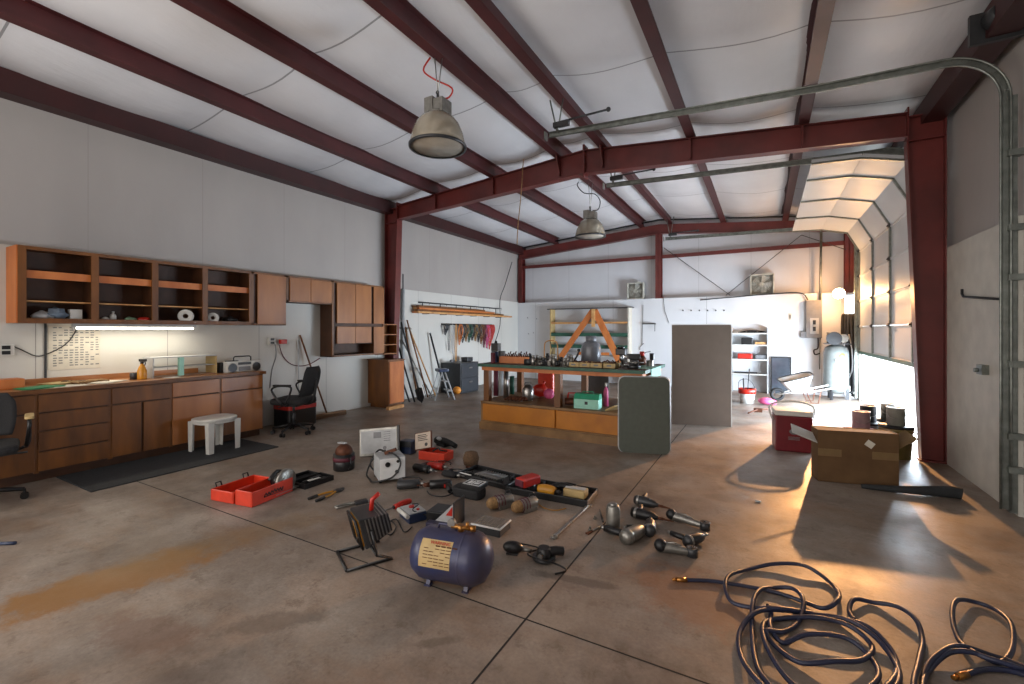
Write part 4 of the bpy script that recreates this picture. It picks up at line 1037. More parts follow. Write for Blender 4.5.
# compressor (vertical) and hoses
cp = PY(836, 400, 11.95); cx, cy = xY(836, 11.95), 11.95
t = thing('air_compressor', 'upright grey air compressor tank in the far right corner', 'air compressor', (cx, cy, 0))
mb = MB(); mb.lathe([(0, .12), (.1, .13), (.2, .2), (.23, .3), (.23, 1.0), (.2, 1.12), (.1, 1.18), (0, 1.19)], 28); mb.build('tank', 'tanklight', t)
mb = MB()
for k in range(3): a = 2*math.pi*k/3; mb.box(-.03, -.02, 0, .03, .02, .25, TR(.2*math.cos(a), .2*math.sin(a), 0, 0, 0, a))
mb.build('foot', 'dgrey', t)
mb = MB(); mb.box(-.22, -.16, 1.19, .25, .16, 1.21); mb.build('platform', 'dgrey', t)
mb = MB(); mb.cyl((-.1, 0, 1.21), (-.1, 0, 1.45), .07); mb.box(-.17, -.07, 1.3, -.03, .07, 1.33); mb.box(-.17, -.07, 1.36, -.03, .07, 1.39); mb.cyl((.12, -.12, 1.32), (.12, .12, 1.32), .09); mb.build('pump', 'alu', t)
mb = MB(); mb.cyl((-.05, -.15, 1.32), (-.05, -.18, 1.32), .14, seg=24); mb.build('flywheel_guard', 'dgrey', t)
mb = MB(); mb.cyl((.0, -.235, .85), (.0, -.26, .85), .04); mb.build('gauge', 'white', t)
mb = MB(); mb.ball((.05, -.2, .95), .09, (1, .35, .8)); mb.build('sticker', mat('faded yellow sticker', '#8a8a48', .5), t)
mb = MB()
mb.box(-.02, -.24, .05, .32, .0, .1); 
mb2 = MB(); 
hx, hy = xY(853, 12.1), 12.1
t = thing('hose_hanger', 'wall bracket loaded with thick dark hoses by the raised door', 'hose hanger', (hx, hy+.3, 1.78))
mb.bm.free()
mb = MB(); mb.box(-.12, -.1, .0, .12, .08, .03); mb.cyl((-.1, -.1, .0), (-.1, -.1, .08), .01); mb.cyl((.1, -.1, .0), (.1, -.1, .08), .01); mb.build('bracket', 'black', t)
for k in range(7):
    mb = MB(); x = -.13+.045*k; dy = -.08-.04*(k % 3); l_ = [1.2, 1.5, 1.65, 1.4, 1.7, 1.6, 1.45][k]
    mb.tube([(x-.03, dy, -.1), (x-.04, dy-.03, -.6), (x-.05, dy-.02, -l_+.1), (x, dy-.02, -l_), (x+.06, dy-.02, -l_+.12), (x+.04, dy-.02, -.6), (x+.02, dy, -.08), (x, dy, .05), (x-.02, dy, .04)], .027, 8, smoothn=5, closed=True)
    tag(mb.build('hanging_hose', ['blackm', 'mesh', 'dgrey', 'blackm', 'mesh', 'foam', 'blackm'][k], loc=(hx, hy+.3, 1.78)), ['thick black rubber hose loop, nearest the compressor', 'matte black hose loop, second from the compressor', 'dark grey hose loop, third from the compressor', 'black hose loop in the middle of the hanger', 'long matte black hose loop past the middle', 'charcoal hose loop, second from the door side', 'black hose loop nearest the overhead door'][k], 'hose', 'dark hoses on the corner hanger')
for k in range(2):
    mb = MB(); mb.tube([(-.1+.03*k, -.2, -.4), (-.22+.05*k, -.22, -.8), (-.18, -.22, -1.2), (-.05+.03*k, -.24, -1.3+.1*k), (.02, -.22, -1.0), (.0, -.2, -.6), (-.04, -.18, -.35)], .013, 8, smoothn=5)
    tag(mb.build('pale_hose', 'lgrey', loc=(hx-.02, hy+.28, 1.75)), ['outer pale grey air hose looped in front of the compressor', 'inner pale grey air hose looped close to the dark hoses'][k], 'hose', 'pale hoses by the compressor')

# wheelbarrow
wb = F(798, 403)
t = thing('wheelbarrow', 'white tub wheelbarrow with black rim tipped near the end wall', 'wheelbarrow', (wb.x, wb.y+.2, 0), R(10)); t.scale = (.82,)*3
mt_ = TR(0, 0, .42, R(5), R(-16), 0)
mb = MB(); A = rrect(.75, .6, .18); Bp = rrect(.42, .34, .12)
bm_ = mb.bm; top = [bm_.verts.new((x, y, .22)) for x, y in A]; bot = [bm_.verts.new((x, y, -.1)) for x, y in Bp]
for i in range(len(A)): bm_.faces.new((bot[i], bot[(i+1) % len(A)], top[(i+1) % len(A)], top[i])).smooth = True
bm_.faces.new(bot[::-1]); bmesh.ops.transform(bm_, matrix=mt_, verts=bm_.verts[:])
o = mb.build('tub', 'whiteb', t); sl = o.modifiers.new('s', 'SOLIDIFY'); sl.thickness = .008
mb = MB(); mb.tube([mt_ @ Vector((x, y, .22)) for x, y in A], .016, 8, closed=True); mb.build('rim', 'black', t)
mb = MB()
for s_ in (-1, 1): mb.tube([(-.45, s_*.08, .17), (-.1, s_*.18, .26), (.3, s_*.24, .3), (.75, s_*.28, .42)], .016, 8)
mb.build('handle', 'white', t)
mb = MB()
for s_ in (-1, 1): mb.tube([(.15, s_*.2, .28), (.25, s_*.22, .01), (.4, s_*.22, .01), (.45, s_*.25, .34)], .012, 8)
mb.build('stand', 'copper', t)
mb = MB(); mb.lathe([(.1, -.035), (.15, -.04), (.17, 0), (.15, .04), (.1, .035), (.1, -.035)], 24, TR(-.45, 0, .17, R(90))); mb.build('wheel', 'blackm', t)
# bucket, mitts
bk = F(747, 403)
t = thing('bucket', 'red and white bucket holding a tool near the wall shelves', 'bucket', bk)
mb = MB(); mb.lathe([(0, 0), (.13, 0), (.15, .27), (.14, .27), (.12, .02), (0, .02)], 24); mb.build('body', 'white', t)
mb = MB(); mb.lathe([(.148, .2), (.16, .2), (.165, .3), (.15, .3)], 24); mb.build('band', 'red', t)
mb = MB(); mb.tube([(-.16, 0, .27), (-.14, -.06, .45), (0, -.08, .5), (.1, -.05, .42), (.16, 0, .27)], .005, 6, smoothn=4); mb.build('handle', 'dgrey', t)
mb = MB(); mb.cyl((0, 0, .03), (.04, .08, .7), .01); mb.cyl((-.05, 0, .03), (-.07, .05, .5), .012); tag(mb.build('metal_rod', 'dgrey', loc=bk), 'thin dark rods poking out of the red and white bucket', 'rod')
mb = MB(); mb.ball((0, 0, .08), .12, (1.2, 1, .6)); mb.ball((.12, .02, .06), .07, (1, 1, .8)); tag(mb.build('pink_bundle', 'pink', loc=F(766, 405)), 'pink rounded bundle on the floor beside the wheelbarrow', 'bundle')
mb = MB(); a = F(748, 414); b = F(768, 410); mb.tube([a+Vector((0, 0, .015)), (a+b)/2+Vector((0, 0, .05)), b+Vector((0, 0, .02)), F(772, 409)+Vector((0, 0, .06))], .013, 6); c_ = F(758, 412); mb.box(c_.x-.07, c_.y-.03, .0, c_.x+.07, c_.y+.03, .07)
tag(mb.build('trailer_jack', 'copper'), 'thin rusty jack bar lying on the floor before the bucket', 'jack')

# ================================================================== WORKBENCH ISLAND
BX0, BX1, BY0, BY1 = -3.76, -1.33, 5.75, 6.95
t = thing('workbench', 'large open wooden workbench with green top and orange drawer fronts', 'workbench', (0, 0, 0))
mb = MB(); mb.box(BX0-.02, BY0-.03, 0, BX1, BY1, .11); mb.build('plinth', 'bench_plinth', t)
mb = MB(); mb.box(BX0, BY0+.02, .11, BX1-.02, BY1-.02, .4); mb.build('base_box', 'bench_face', t)
mb = MB(); mb.box(BX0-.01, BY0-.01, .4, BX1, BY1, .425); mb.build('deck', 'bench_plinth', t)
mb = MB(); mb.box(BX0-.01, BY0, .39, BX1, BY0+.02, .425); mb.box(BX0-.01, BY0-.005, .11, BX1, BY0+.02, .13); mb.box(BX0-.01, BY0, .11, BX0+.03, BY0+.02, .4); mb.build('rail', 'bench_plinth', t)
xm = xY(556, BY0)
for a, b in ((BX0+.03, xm-.015), (xm+.015, BX1-.02)):
    mb = MB(); mb.box(a, BY0-.012, .135, b, BY0+.02, .385); mb.build('drawer', 'bench_face', t, bevel=.004)
for x in (BX0+.02, xm-.04, BX1-.12):
    for y in (BY0+.02, BY1-.12):
        mb = MB(); mb.box(x, y+.01, .425, x+.09, y+.1, .93); mb.build('post', 'wood', t)
mb = MB(); mb.box(BX0+.001, BY0+.005, .89, BX1-.01, BY0+.028, .95); mb.box(BX0+.001, BY1-.04, .89, BX1-.01, BY1-.02, .95); mb.box(BX0, BY0+.03, .892, BX0+.018, BY1-.04, .948); mb.box(BX1-.03, BY0+.03, .892, BX1-.011, BY1-.04, .948); mb.build('apron', 'wood_orange', t)
mb = MB(); mb.box(BX0-.025, BY0-.045, .95, BX1+.025, BY1+.03, .99); mb.build('top', 'wood_dark', t)
mb = MB(); mb.box(BX0-.035, BY0-.055, .948, BX1+.035, BY0-.045, .992); mb.box(BX0-.035, BY0-.045, .948, BX0-.025, BY1+.03, .992); mb.box(BX1+.025, BY0-.045, .948, BX1+.035, BY1+.03, .992); mb.build('edge_strip', 'gtrim', t)
ZT = .99; ZD = .425
def bt(px, Y=6.1, z=ZT): return Vector((xY(px, Y), Y, z))
# items on top
def tin(name, label, loc, r, h, mt, lid=None, cat='can', group=None):
    t = thing(name, label, cat, loc, group=group)
    mb = MB(); mb.lathe([(0, 0), (r, 0), (r, .006), (r*.97, .01), (r*.97, h-.01), (r, h-.006), (r, h), (r*.9, h), (r*.88, h-.006), (0, h-.006)], 20); mb.build('body', mt, t)
    if lid: mb = MB(); mb.cyl((0, 0, h), (0, 0, h+.008), r*.88, seg=20); mb.build('lid', lid, t)
    return t
tin('blue_can', 'blue can at the left end of the workbench top', bt(495), .06, .17, 'navy', 'steel')
tin('grey_can', 'grey can just right of the blue can on the workbench', bt(502, 6.2), .055, .17, 'grey', 'steel')
tin('maroon_can', 'slim maroon can at the left workbench corner', bt(493, 5.9), .035, .16, 'maroon', 'steel')
mb = MB(); mb.box(-.06, -.05, 0, .06, .05, .12); mb.cyl((0, 0, .12), (0, 0, .16), .02); tag(mb.build('black_flask', 'black', loc=bt(496, 6.1, ZT+.18)), 'black square flask stacked on the blue can', 'flask')
t = thing('drill_bit_box', 'open wooden box of drill bits on the left workbench top', 'box', bt(517, 6.15), .1)
mb = MB()
for q in ((-.25, -.12, 0, .25, .12, .015), (-.25, -.12, .015, .25, -.105, .1), (-.25, .105, .015, .25, .12, .1), (-.25, -.105, .015, -.235, .105, .1), (.235, -.105, .015, .25, .105, .1)): mb.box(*q)
mb.build('tray', 'wood_orange', t)
mb = MB(); random.seed(5)
for k in range(14): x = -.2+.03*k; mb.cyl((x, -.08+.01*(k % 4), .02), (x+.01, .02+.02*(k % 3), .13+.02*(k % 3)), .01, seg=8)
mb.build('drill_bits', 'copper', t)
mb = MB(); 
for k in range(9): mb.cyl((-.22+.05*k, 0, 0), (-.22+.05*k, 0, .05+.03*(k % 3)), .02, seg=10)
tag(mb.build('socket_row', 'dgrey', loc=bt(511, 6.6)), 'row of dark sockets standing behind the drill bit box', 'sockets')
random.seed(11)
socks = []
def smallpart(k, px, Y, label, mt):
    t = bt(px, Y); mb = MB()
    kind = k % 4
    if kind == 0: mb.cyl((-.05, 0, .02), (.05, 0, .02), .02, seg=12); mb.cyl((.05, 0, .02), (.09, 0, .02), .012, seg=10)
    elif kind == 1: mb.cyl((0, 0, 0), (0, 0, .05), .03, seg=12); mb.cyl((0, 0, .05), (0, 0, .07), .02, seg=6)
    elif kind == 2: mb.tube([(-.07, 0, .012), (.05, .02, .012)], .009, 6); mb.ball((.06, .02, .016), .022, (1, 1, .7)); mb.ball((-.07, 0, .016), .02, (1, 1, .7))
    else: mb.box(-.05, -.03, 0, .05, .03, .03); mb.cyl((0, 0, .03), (0, 0, .055), .02, seg=10)
    o = mb.build(['steel_spindle', 'pipe_fitting', 'small_wrench', 'machine_block'][kind], mt, loc=t); o.rotation_euler[2] = k*1.3; o.scale = (1.15, 1.15, 2.1)
    tag(o, label, 'hand tool', 'small steel parts on the workbench top')
wh = ['spindle', 'pipe fitting', 'small wrench', 'machine block']
k = 0
for r_, Y in enumerate((5.85, 6.1, 6.4)):
    for q in range(9):
        px = 528+q*5.2+r_*2
        smallpart(k, px, Y, ('%s %s on the workbench, %s from the drill bit box, %s row' % (['blackened', 'shiny steel', 'grey'][k % 3], wh[k % 4], ['first', 'second', 'third', 'fourth', 'fifth', 'sixth', 'seventh', 'eighth', 'ninth'][q], ['front', 'middle', 'rear'][r_])), ['dgrey', 'steel', 'alu'][k % 3]); k += 1
mb = MB(); p = bt(551, 6.3)
t = thing('bent_pipe_stand', 'arched tan metal hoop standing on the workbench', 'hoop', p)
mb.tube([(-.11, 0, 0), (-.11, 0, .26), (-.08, 0, .33), (0, 0, .35), (.08, 0, .33), (.11, 0, .26), (.11, 0, 0)], .01, 8, smoothn=3); mb.build('hoop', 'lumber', t)
mb = MB(); mb.tube([(-.02, .02, .33), (.01, .02, .2), (-.01, .02, .02)], .007, 6); mb.build('inner_rod', 'dgrey', t)
# propane tank like
t = thing('propane_tank', 'grey propane cylinder standing on the workbench', 'gas cylinder', bt(591, 6.55))
mb = MB(); mb.lathe([(0, .0), (.13, .0), (.15, .04), (.15, .24), (.13, .3), (.08, .34), (0, .36)], 28); mb.build('tank', 'tankgrey', t)
mb = MB(); mb.lathe([(.07, .33), (.08, .35), (.08, .42), (.072, .42), (.07, .35)], 20); mb.cyl((-.02, 0, .35), (-.02, 0, .41), .02); mb.build('collar', 'tankgrey', t)
mb = MB(); mb.cyl((0, 0, .36), (0, 0, .42), .018); mb.cyl((0, 0, .4), (.05, 0, .4), .016); mb.build('valve', 'brass', t)
# parts bin trays (long pale drawers)
for k, (a, b) in enumerate(((568, 579), (579, 590), (590, 602), (603, 615))):
    x0, x1 = xY(a, 5.82), xY(b, 5.82); t = thing('parts_tray', ['leftmost', 'second', 'third', 'rightmost and separate'][k]+' of four pale low parts drawers along the bench front', 'drawer', ((x0+x1)/2, 5.95, ZT), group='pale parts drawers on the workbench')
    w = (x1-x0)/2-.004
    mb = MB()
    for q in ((-w, -.13, 0, w, .13, .006), (-w, -.13, 0, w, -.124, .065), (-w, .124, 0, w, .13, .065), (-w, -.124, 0, -w+.006, .124, .065), (w-.006, -.124, 0, w, .124, .065)): mb.box(*q)
    mb.build('tray', 'label', t)
    mb = MB(); random.seed(k)
    for i in range(9): mb.cyl((random.uniform(-w+.02, w-.02), random.uniform(-.1, .1), .02), (random.uniform(-w+.02, w-.02), random.uniform(-.1, .1), .07), .012, seg=6)
    mb.build('screws', 'copper', t)
    mb = MB(); mb.box(-.03, -.134, .025, .03, -.13, .045); mb.build('label_holder', 'grey', t)
# grinder / vise at right
t = thing('bench_vise', 'dark bench vise bolted near the right end of the workbench', 'vise', bt(634, 6.05), R(20))
mb = MB(); mb.cyl((0, 0, 0), (0, 0, .04), .09); mb.box(-.05, -.05, .04, .05, .09, .12); mb.box(-.08, .03, .12, .08, .07, .19); mb.build('body', 'dgrey', t, bevel=.008)
mb = MB(); mb.box(-.04, -.16, .06, .04, -.05, .12); mb.box(-.08, -.06, .12, .08, -.02, .19); mb.build('sliding_jaw', 'dgrey', t, bevel=.008)
mb = MB(); mb.cyl((0, -.22, .09), (0, -.1, .09), .015); mb.cyl((-.1, -.2, .09), (.1, -.2, .09), .008); mb.build('screw_handle', 'steel', t)
t = thing('bench_drill', 'dark drill motor standing on the workbench left of the vise', 'tool', bt(622, 6.3), 0)
mb = MB(); mb.cyl((0, 0, 0), (0, 0, .02), .09); mb.cyl((0, .03, .02), (0, .03, .26), .018); mb.build('stand', 'steel', t)
mb = MB(); mb.box(-.07, -.09, .16, .07, .05, .25); mb.cyl((0, -.05, .25), (0, -.05, .28), .05); mb.build('motor', 'black', t, bevel=.01)
mb = MB(); mb.cyl((0, -.06, .08), (0, -.06, .16), .02); mb.cyl((0, -.06, .03), (0, -.06, .08), .006); mb.build('chuck', 'steel', t)
t = thing('oil_pump_can', 'red capped pump oil can on the workbench', 'oil can', bt(642, 6.6))
mb = MB(); mb.lathe([(0, 0), (.06, 0), (.06, .1), (.02, .15), (0, .15)], 18); mb.build('body', 'copper', t)
mb = MB(); mb.cyl((0, 0, .14), (0, 0, .2), .035); mb.build('cap', 'red', t)
mb = MB(); mb.tube([(0, 0, .15), (.06, 0, .19), (.12, 0, .2)], .006, 6); mb.build('spout', 'dgrey', t)
tin('dark_can', 'dark upright can near the right end of the bench', bt(652, 6.75), .035, .17, 'black')
tin('silver_cup', 'short silver cup at the far right end of the bench top', bt(650, 6.4), .05, .09, 'alu')
mb = MB(); mb.box(-.2, -.3, .001, .046, .3, .006); mb.box(.04, -.3, -.13, .046, .3, .006); tag(mb.build('newspaper_sheet', 'teal', loc=Vector((BX1, 6.3, ZT))), 'pale green sheet lying over the right end of the bench', 'sheet')
mb = MB(); mb.tube([(-.15, 0, .02), (-.08, 0, .12), (-.05, 0, .2)], .014, 8, smoothn=3); mb.ball((-.05, 0, .21), .025); tag(mb.build('caulk_gun', 'black', loc=bt(582, 6.3)), 'black handled lever propped left of the propane cylinder', 'tool')
mb = MB(); 
for k in range(6): mb.tube([(-.12+.04*k, -.02, .02), (-.08+.04*k, .0, .06+.02*(k % 2)), (-.02+.03*k, .03, .03)], .012, 6)
tag(mb.build('wrench_heap', 'copper', loc=bt(610, 6.25)), 'tangle of rusty clamps right of the propane cylinder', 'clamps')
# items on lower deck
def bd(px, Y, z=ZD): return Vector((xY(px, Y), Y, z))
t = thing('green_toolbox', 'green metal toolbox with pale front on the workbench deck', 'toolbox', bd(588, 5.93), R(5))
mb = MB(); mb.box(-.17, -.1, 0, .17, .1, .13); mb.build('body', 'teal', t, bevel=.004)
mb = MB(); mb.prism([(-.1, .13), (.1, .13), (.06, .2), (-.06, .2)], -.172, .172, plane='yz'); mb.build('lid', 'green', t)
mb = MB(); mb.box(-.174, -.1, 0, -.17, .1, .135); mb.build('end_panel', 'green', t)
mb = MB(); mb.box(-.02, -.106, .06, .02, -.1, .1); mb.build('latch', 'black', t)
mb = MB(); mb.tube([(-.08, 0, .2), (-.07, 0, .225), (.07, 0, .225), (.08, 0, .2)], .006, 6); mb.build('handle', 'green', t)
t = thing('red_gas_can', 'red plastic fuel can on the floor beyond the workbench deck', 'fuel can', Vector((xY(548, 7.6), 7.6, 0)))
mb = MB(); mb.box(-.16, -.12, 0, .16, .12, .72); mb.build('body', 'redcase', t, bevel=.03)
mb = MB(); mb.tube([(-.08, 0, .72), (-.06, 0, .8), (.06, 0, .8), (.08, 0, .72)], .015, 8); mb.build('handle', 'redcase', t)
mb = MB(); mb.cyl((.12, 0, .7), (.12, 0, .78), .03); mb.build('cap', 'black', t)
t = thing('grease_bucket', 'silver round tank lying on the left workbench deck', 'tank', bd(528, 6.1))
mb = MB(); mb.lathe([(0, 0), (.07, .0), (.09, .05), (.09, .17), (.05, .24), (0, .25)], 20); mb.build('body', 'steel', t)
mb = MB(); mb.tube([(-.06, 0, .2), (-.05, 0, .27), (.05, 0, .27), (.06, 0, .2)], .008, 6); mb.build('handle', 'dgrey', t)
mb = MB(); mb.ball((0, 0, .11), .12, (1.1, .8, .9)); mb.cyl((.05, 0, .18), (.08, 0, .26), .02); tag(mb.build('red_jug', 'red', loc=bd(540, 6.5)), 'round red jug behind the silver tank on the deck', 'jug')
mb = MB(); mb.ball((0, 0, .08), .09, (1, .8, .9)); tag(mb.build('pink_rag', 'pink', loc=bd(549, 6.4)), 'pink rag bundle beside the red jug on the deck', 'rag')
mb = MB()
for k in range(5): mb.tube([(-.2+.06*k, -.05, .02), (-.15+.06*k, .05, .06), (-.05+.05*k, .0, .03)], .016, 6, smoothn=2)
tag(mb.build('hose_fittings', 'copper', loc=bd(518, 5.95)), 'tangle of dark hose fittings at the left end of the deck', 'fittings')
for k, (px, Y, mt, nm, lab, h) in enumerate(((496, 6.3, 'maroon', 'maroon_tube', 'tall maroon tube at the left end of the deck', .44), (501, 6.35, 'lgrey', 'white_tube', 'tall white tube between maroon and steel ones', .42), (506, 6.2, 'steel', 'steel_tube', 'tall steel tube on the deck, nearest the opening', .44), (512, 6.6, 'gtrim', 'green_bottle_tall', 'dark green tall bottle on the left deck', .3))):
    mb = MB(); mb.cyl((0, 0, 0), (0, 0, h), .04, seg=16); mb.cyl((0, 0, h*.96), (0, 0, h), .043, seg=16); tag(mb.build(nm, mt, loc=bd(px, Y)), lab, 'tube')
t = thing('bench_grinder', 'dark grinder with a red handle left of the green toolbox', 'grinder', bd(572, 6.0), .4)
mb = MB(); mb.cyl((-.1, 0, .06), (.1, 0, .06), .05); mb.build('body', 'copper', t)
mb = MB(); mb.tube([(-.06, 0, .1), (-.05, 0, .18), (.05, 0, .18), (.06, 0, .1)], .012, 8); mb.build('handle', 'red', t)
mb = MB(); mb.box(-.2, -.01, 0, .2, .01, .5); tag(mb.build('dark_board', 'dgrey', loc=Vector((xY(597, 7.3), 7.3, ZD-.4+.0))), 'dark upright board seen through the bench behind the toolbox', 'board')
o = bpy.data.objects['dark_board']; o.location.z = 0; o.scale = (1, 1, 1.8)
bottle('pink_bottle', 'slim pink spray bottle at the right side of the deck', bd(606, 6.2), .33, .035, 'pink')
mb = MB(); mb.box(-.1, -.08, 0, .1, .08, .32); mb.box(-.1, -.08, .32, .1, .08, .34); tag(mb.build('white_carton', 'white', bevel=.004, loc=bd(628, 6.5)), 'white carton deep on the deck behind the folded table', 'box')
mb = MB(); mb.box(-.12, -.01, 0, .12, .01, .2); 
tag(mb.build('rag_pile', 'label', loc=bd(612, 5.9)), 'pale cloth at the deck edge beside the folded table', 'cloth'); bpy.data.objects['rag_pile'].rotation_euler = (R(65), 0, R(60))
bpy.data.objects['rag_pile'].location.z += .01
# folded table
a, b = F(619, 452), F(670, 455)
dv = b-a; an = math.atan2(dv.y, dv.x); Lw = dv.length
t = thing('folding_table', 'grey green folded card table leaning on the workbench end', 'table', a, an, rot=(R(-4), 0, an))
mb = MB(); mb.prism(rrect(Lw, .92, .07, cx=Lw/2, cy=.46), 0, .03); mb.build('tabletop', 'tablegreen', t)
mb = MB(); mb.tube([(x, .035, z) for x, z in rrect(Lw, .92, .07, cx=Lw/2, cy=.46)], .016, 8, closed=True); mb.build('metal_rim', 'lgrey', t)
mb = MB(); mb.tube([(.06, .05, .1), (.06, .05, .8), (Lw-.06, .05, .8), (Lw-.06, .05, .1)], .01, 8); mb.build('folded_leg', 'lgrey', t)

# ================================================================== RIGHT SIDE FLOOR
a, b = F(775.5, 450.5), F(813, 454); dv = b-a; an = math.atan2(dv.y, dv.x); w = dv.length
t = thing('cooler', 'red ice cooler with white lid standing on the floor', 'cooler', a, an)
mb = MB(); mb.box(0, 0, 0, w, .36, .44); mb.build('body', 'cooler', t, bevel=.015)
mb = MB(); mb.box(-.006, -.006, .44, w+.006, .366, .5); mb.build('lid', 'white', t, bevel=.012)
mb = MB(); mb.tube([(w+.01, .18, .36), (w+.035, .18, .42), (w+.03, .18, .55), (w*.55, .18, .6), (-.03, .18, .55), (-.035, .18, .42), (-.01, .18, .36)], .012, 8, smoothn=3); mb.build('handle', 'white', t)
mb = MB(); mb.lathe([(0, 0), (.05, 0), (.05, .002), (0, .002)], 20, TR(w/2, -.002, .25, R(90)) @ Matrix.Diagonal((1, .7, 1, 1)))
for k in range(3): mb.box(w/2-.06, -.003, .18-.015*k, w/2+.06, -.001, .187-.015*k)
mb.build('emblem', 'grey', t)
a, b = F(818, 481), F(899, 488); dv = b-a; an = math.atan2(dv.y, dv.x); w = dv.length
t = thing('cardboard_box', 'large brown cardboard box with side flaps sticking out before the right column', 'box', a, an)
H = .51; dp = .2
mb = MB()
for q in ((0, 0, 0, w, dp, .008), (0, 0, 0, w, .008, H), (0, dp-.008, 0, w, dp, H), (0, .008, 0, .008, dp-.008, H), (w-.008, .008, 0, w, dp-.008, H), (.008, .008, H-.012, w-.008, dp-.008, H-.004)): mb.box(*q)
mb.build('carton', 'card', t)
mb = MB(); mb.box(-.2, .02, -.004, 0, .16, .004, TR(0, 0, H-.06, 0, R(-30) if False else 0) @ TR(0, 0, -.04, 0, R(-28))); mb.box(-.2, .03, -.004, 0, dp-.02, .004, TR(0, 0, H, 0, R(28)))
mb.bm.free()
fl = MB(); fl.box(-.24, .02, -.003, 0, dp-.02, .003, TR(0, 0, H*.72, R(24), R(22))); fl.build('flap', 'white', t)
fl = MB(); fl.box(0, .02, -.003, .2, dp-.02, .003, TR(w, 0, H*.68, R(24), R(-36))); fl.build('flap', 'cardl', t)
fl = MB(); fl.box(0.01, dp, -.003, w-.01, dp+.2, .003, TR(0, 0, H, R(-20)) @ TR(0, 0, 0)); fl.bm.free()
mb = MB(); mb.box(0, -.002, H*.5, w*.3, 0, H*.64); mb.build('tape', 'cardl', t)
mb = MB(); mb.box(w*.68, -.002, H*.5, w, 0, H*.64); mb.build('tape', 'cardl', t)
mb = MB(); mb.box(-.035, -.003, -.03, .035, -.001, .03, TR(w*.65, 0, H*.78, 0, R(35))); mb.build('sticker', 'paper', t)
# buckets and paint cans behind the box
def pail(px, py, label, mt, h=.37, r=.15, lid='black'):
    p = F(px, py); t = thing('pail', label, 'pail', p, group='large pails behind the cardboard box')
    mb = MB(); mb.lathe([(0, 0), (r*.88, 0), (r, h-.04), (r*1.05, h-.04), (r*1.05, h-.0), (0, h)], 24); mb.build('body', mt, t)
    mb = MB(); mb.lathe([(0, h), (r*1.08, h), (r*1.1, h+.02), (0, h+.03)], 24); mb.build('lid', lid, t)
    mb = MB(); mb.tube([(-r*1.06, 0, h-.05), (-r*.9, -r*.9, h-.12), (0, -r*1.25, h-.16), (r*.9, -r*.9, h-.12), (r*1.06, 0, h-.05)], .004, 6, smoothn=3); mb.build('handle', 'steel', t)
    return p, h+.03
def paintcan(p, z, label, mt, h=.19, r=.085):
    t = thing('paint_can', label, 'paint can', (p.x, p.y, z), group='paint cans stacked on the pails')
    mb = MB(); mb.lathe([(0, 0), (r, 0), (r, h), (r*1.04, h), (r*1.04, h+.008), (r*.85, h+.008), (r*.83, h), (0, h)], 24); mb.build('body', mt, t)
    mb = MB(); mb.tube([(-r*1.02, 0, h-.05), (-r*.7, -r*.9, h-.11), (r*.7, -r*.9, h-.11), (r*1.02, 0, h-.05)], .003, 6, smoothn=3); mb.build('handle', 'steel', t)
p, z = pail(861, 459, 'pink and grey pail, second one, directly behind the cardboard box', mat('pinkish pail', '#b08a90', .5), .33, .15, mat('pink lid', '#b9808c', .5)); paintcan(p, z, 'pinkish paint can stacked on the pink lidded pail', mat('pinkish can', '#b59a9c', .4))
q = F(868, 450); pail(868, 450, 'grey pail furthest behind the box', 'grey', .33, .13); paintcan(q, .36, 'dark grey paint can on the furthest pail, behind the pinkish can', 'dgrey')
p, z = pail(896, 457, 'yellow pail with black lid between the box and right column', mat('dull yellow pail', '#7a6a3a', .5), .35, .155, 'black'); paintcan(p, z, 'grey green paint can on the black lidded yellow pail', mat('grey green can', '#9b9d90', .4), .2, .09)
q = F(890, 449); pail(889, 448, 'dark pail tucked behind the yellow pail', 'dgrey', .34, .13); paintcan(F(889, 448), .37, 'steel paint can behind the grey green can', 'alu')
# foam roll on floor
a, b = F(868, 489), F(962, 499)
mb = MB(); mb.tube([a+Vector((-.05, 0, .02)), a+(b-a)*.3+Vector((0, -.03, .035)), a+(b-a)*.6+Vector((0, -.02, .045)), b+Vector((-.06, 0, .05)), b+Vector((0, 0, .045))], lambda u: .02+.03*min(1, u*1.4), 12, smoothn=4)
tag(mb.build('foam_roll', 'foam'), 'charcoal foam roll lying on the floor beside the cardboard box', 'roll')
mb = MB(); mb.ball((0, 0, .0), .018, (1.3, 1, .5)); tag(mb.build('pebble', 'lgrey', loc=F(758, 502)+Vector((0, 0, .008))), 'small pale pebble on the floor left of the box shadow', 'pebble')

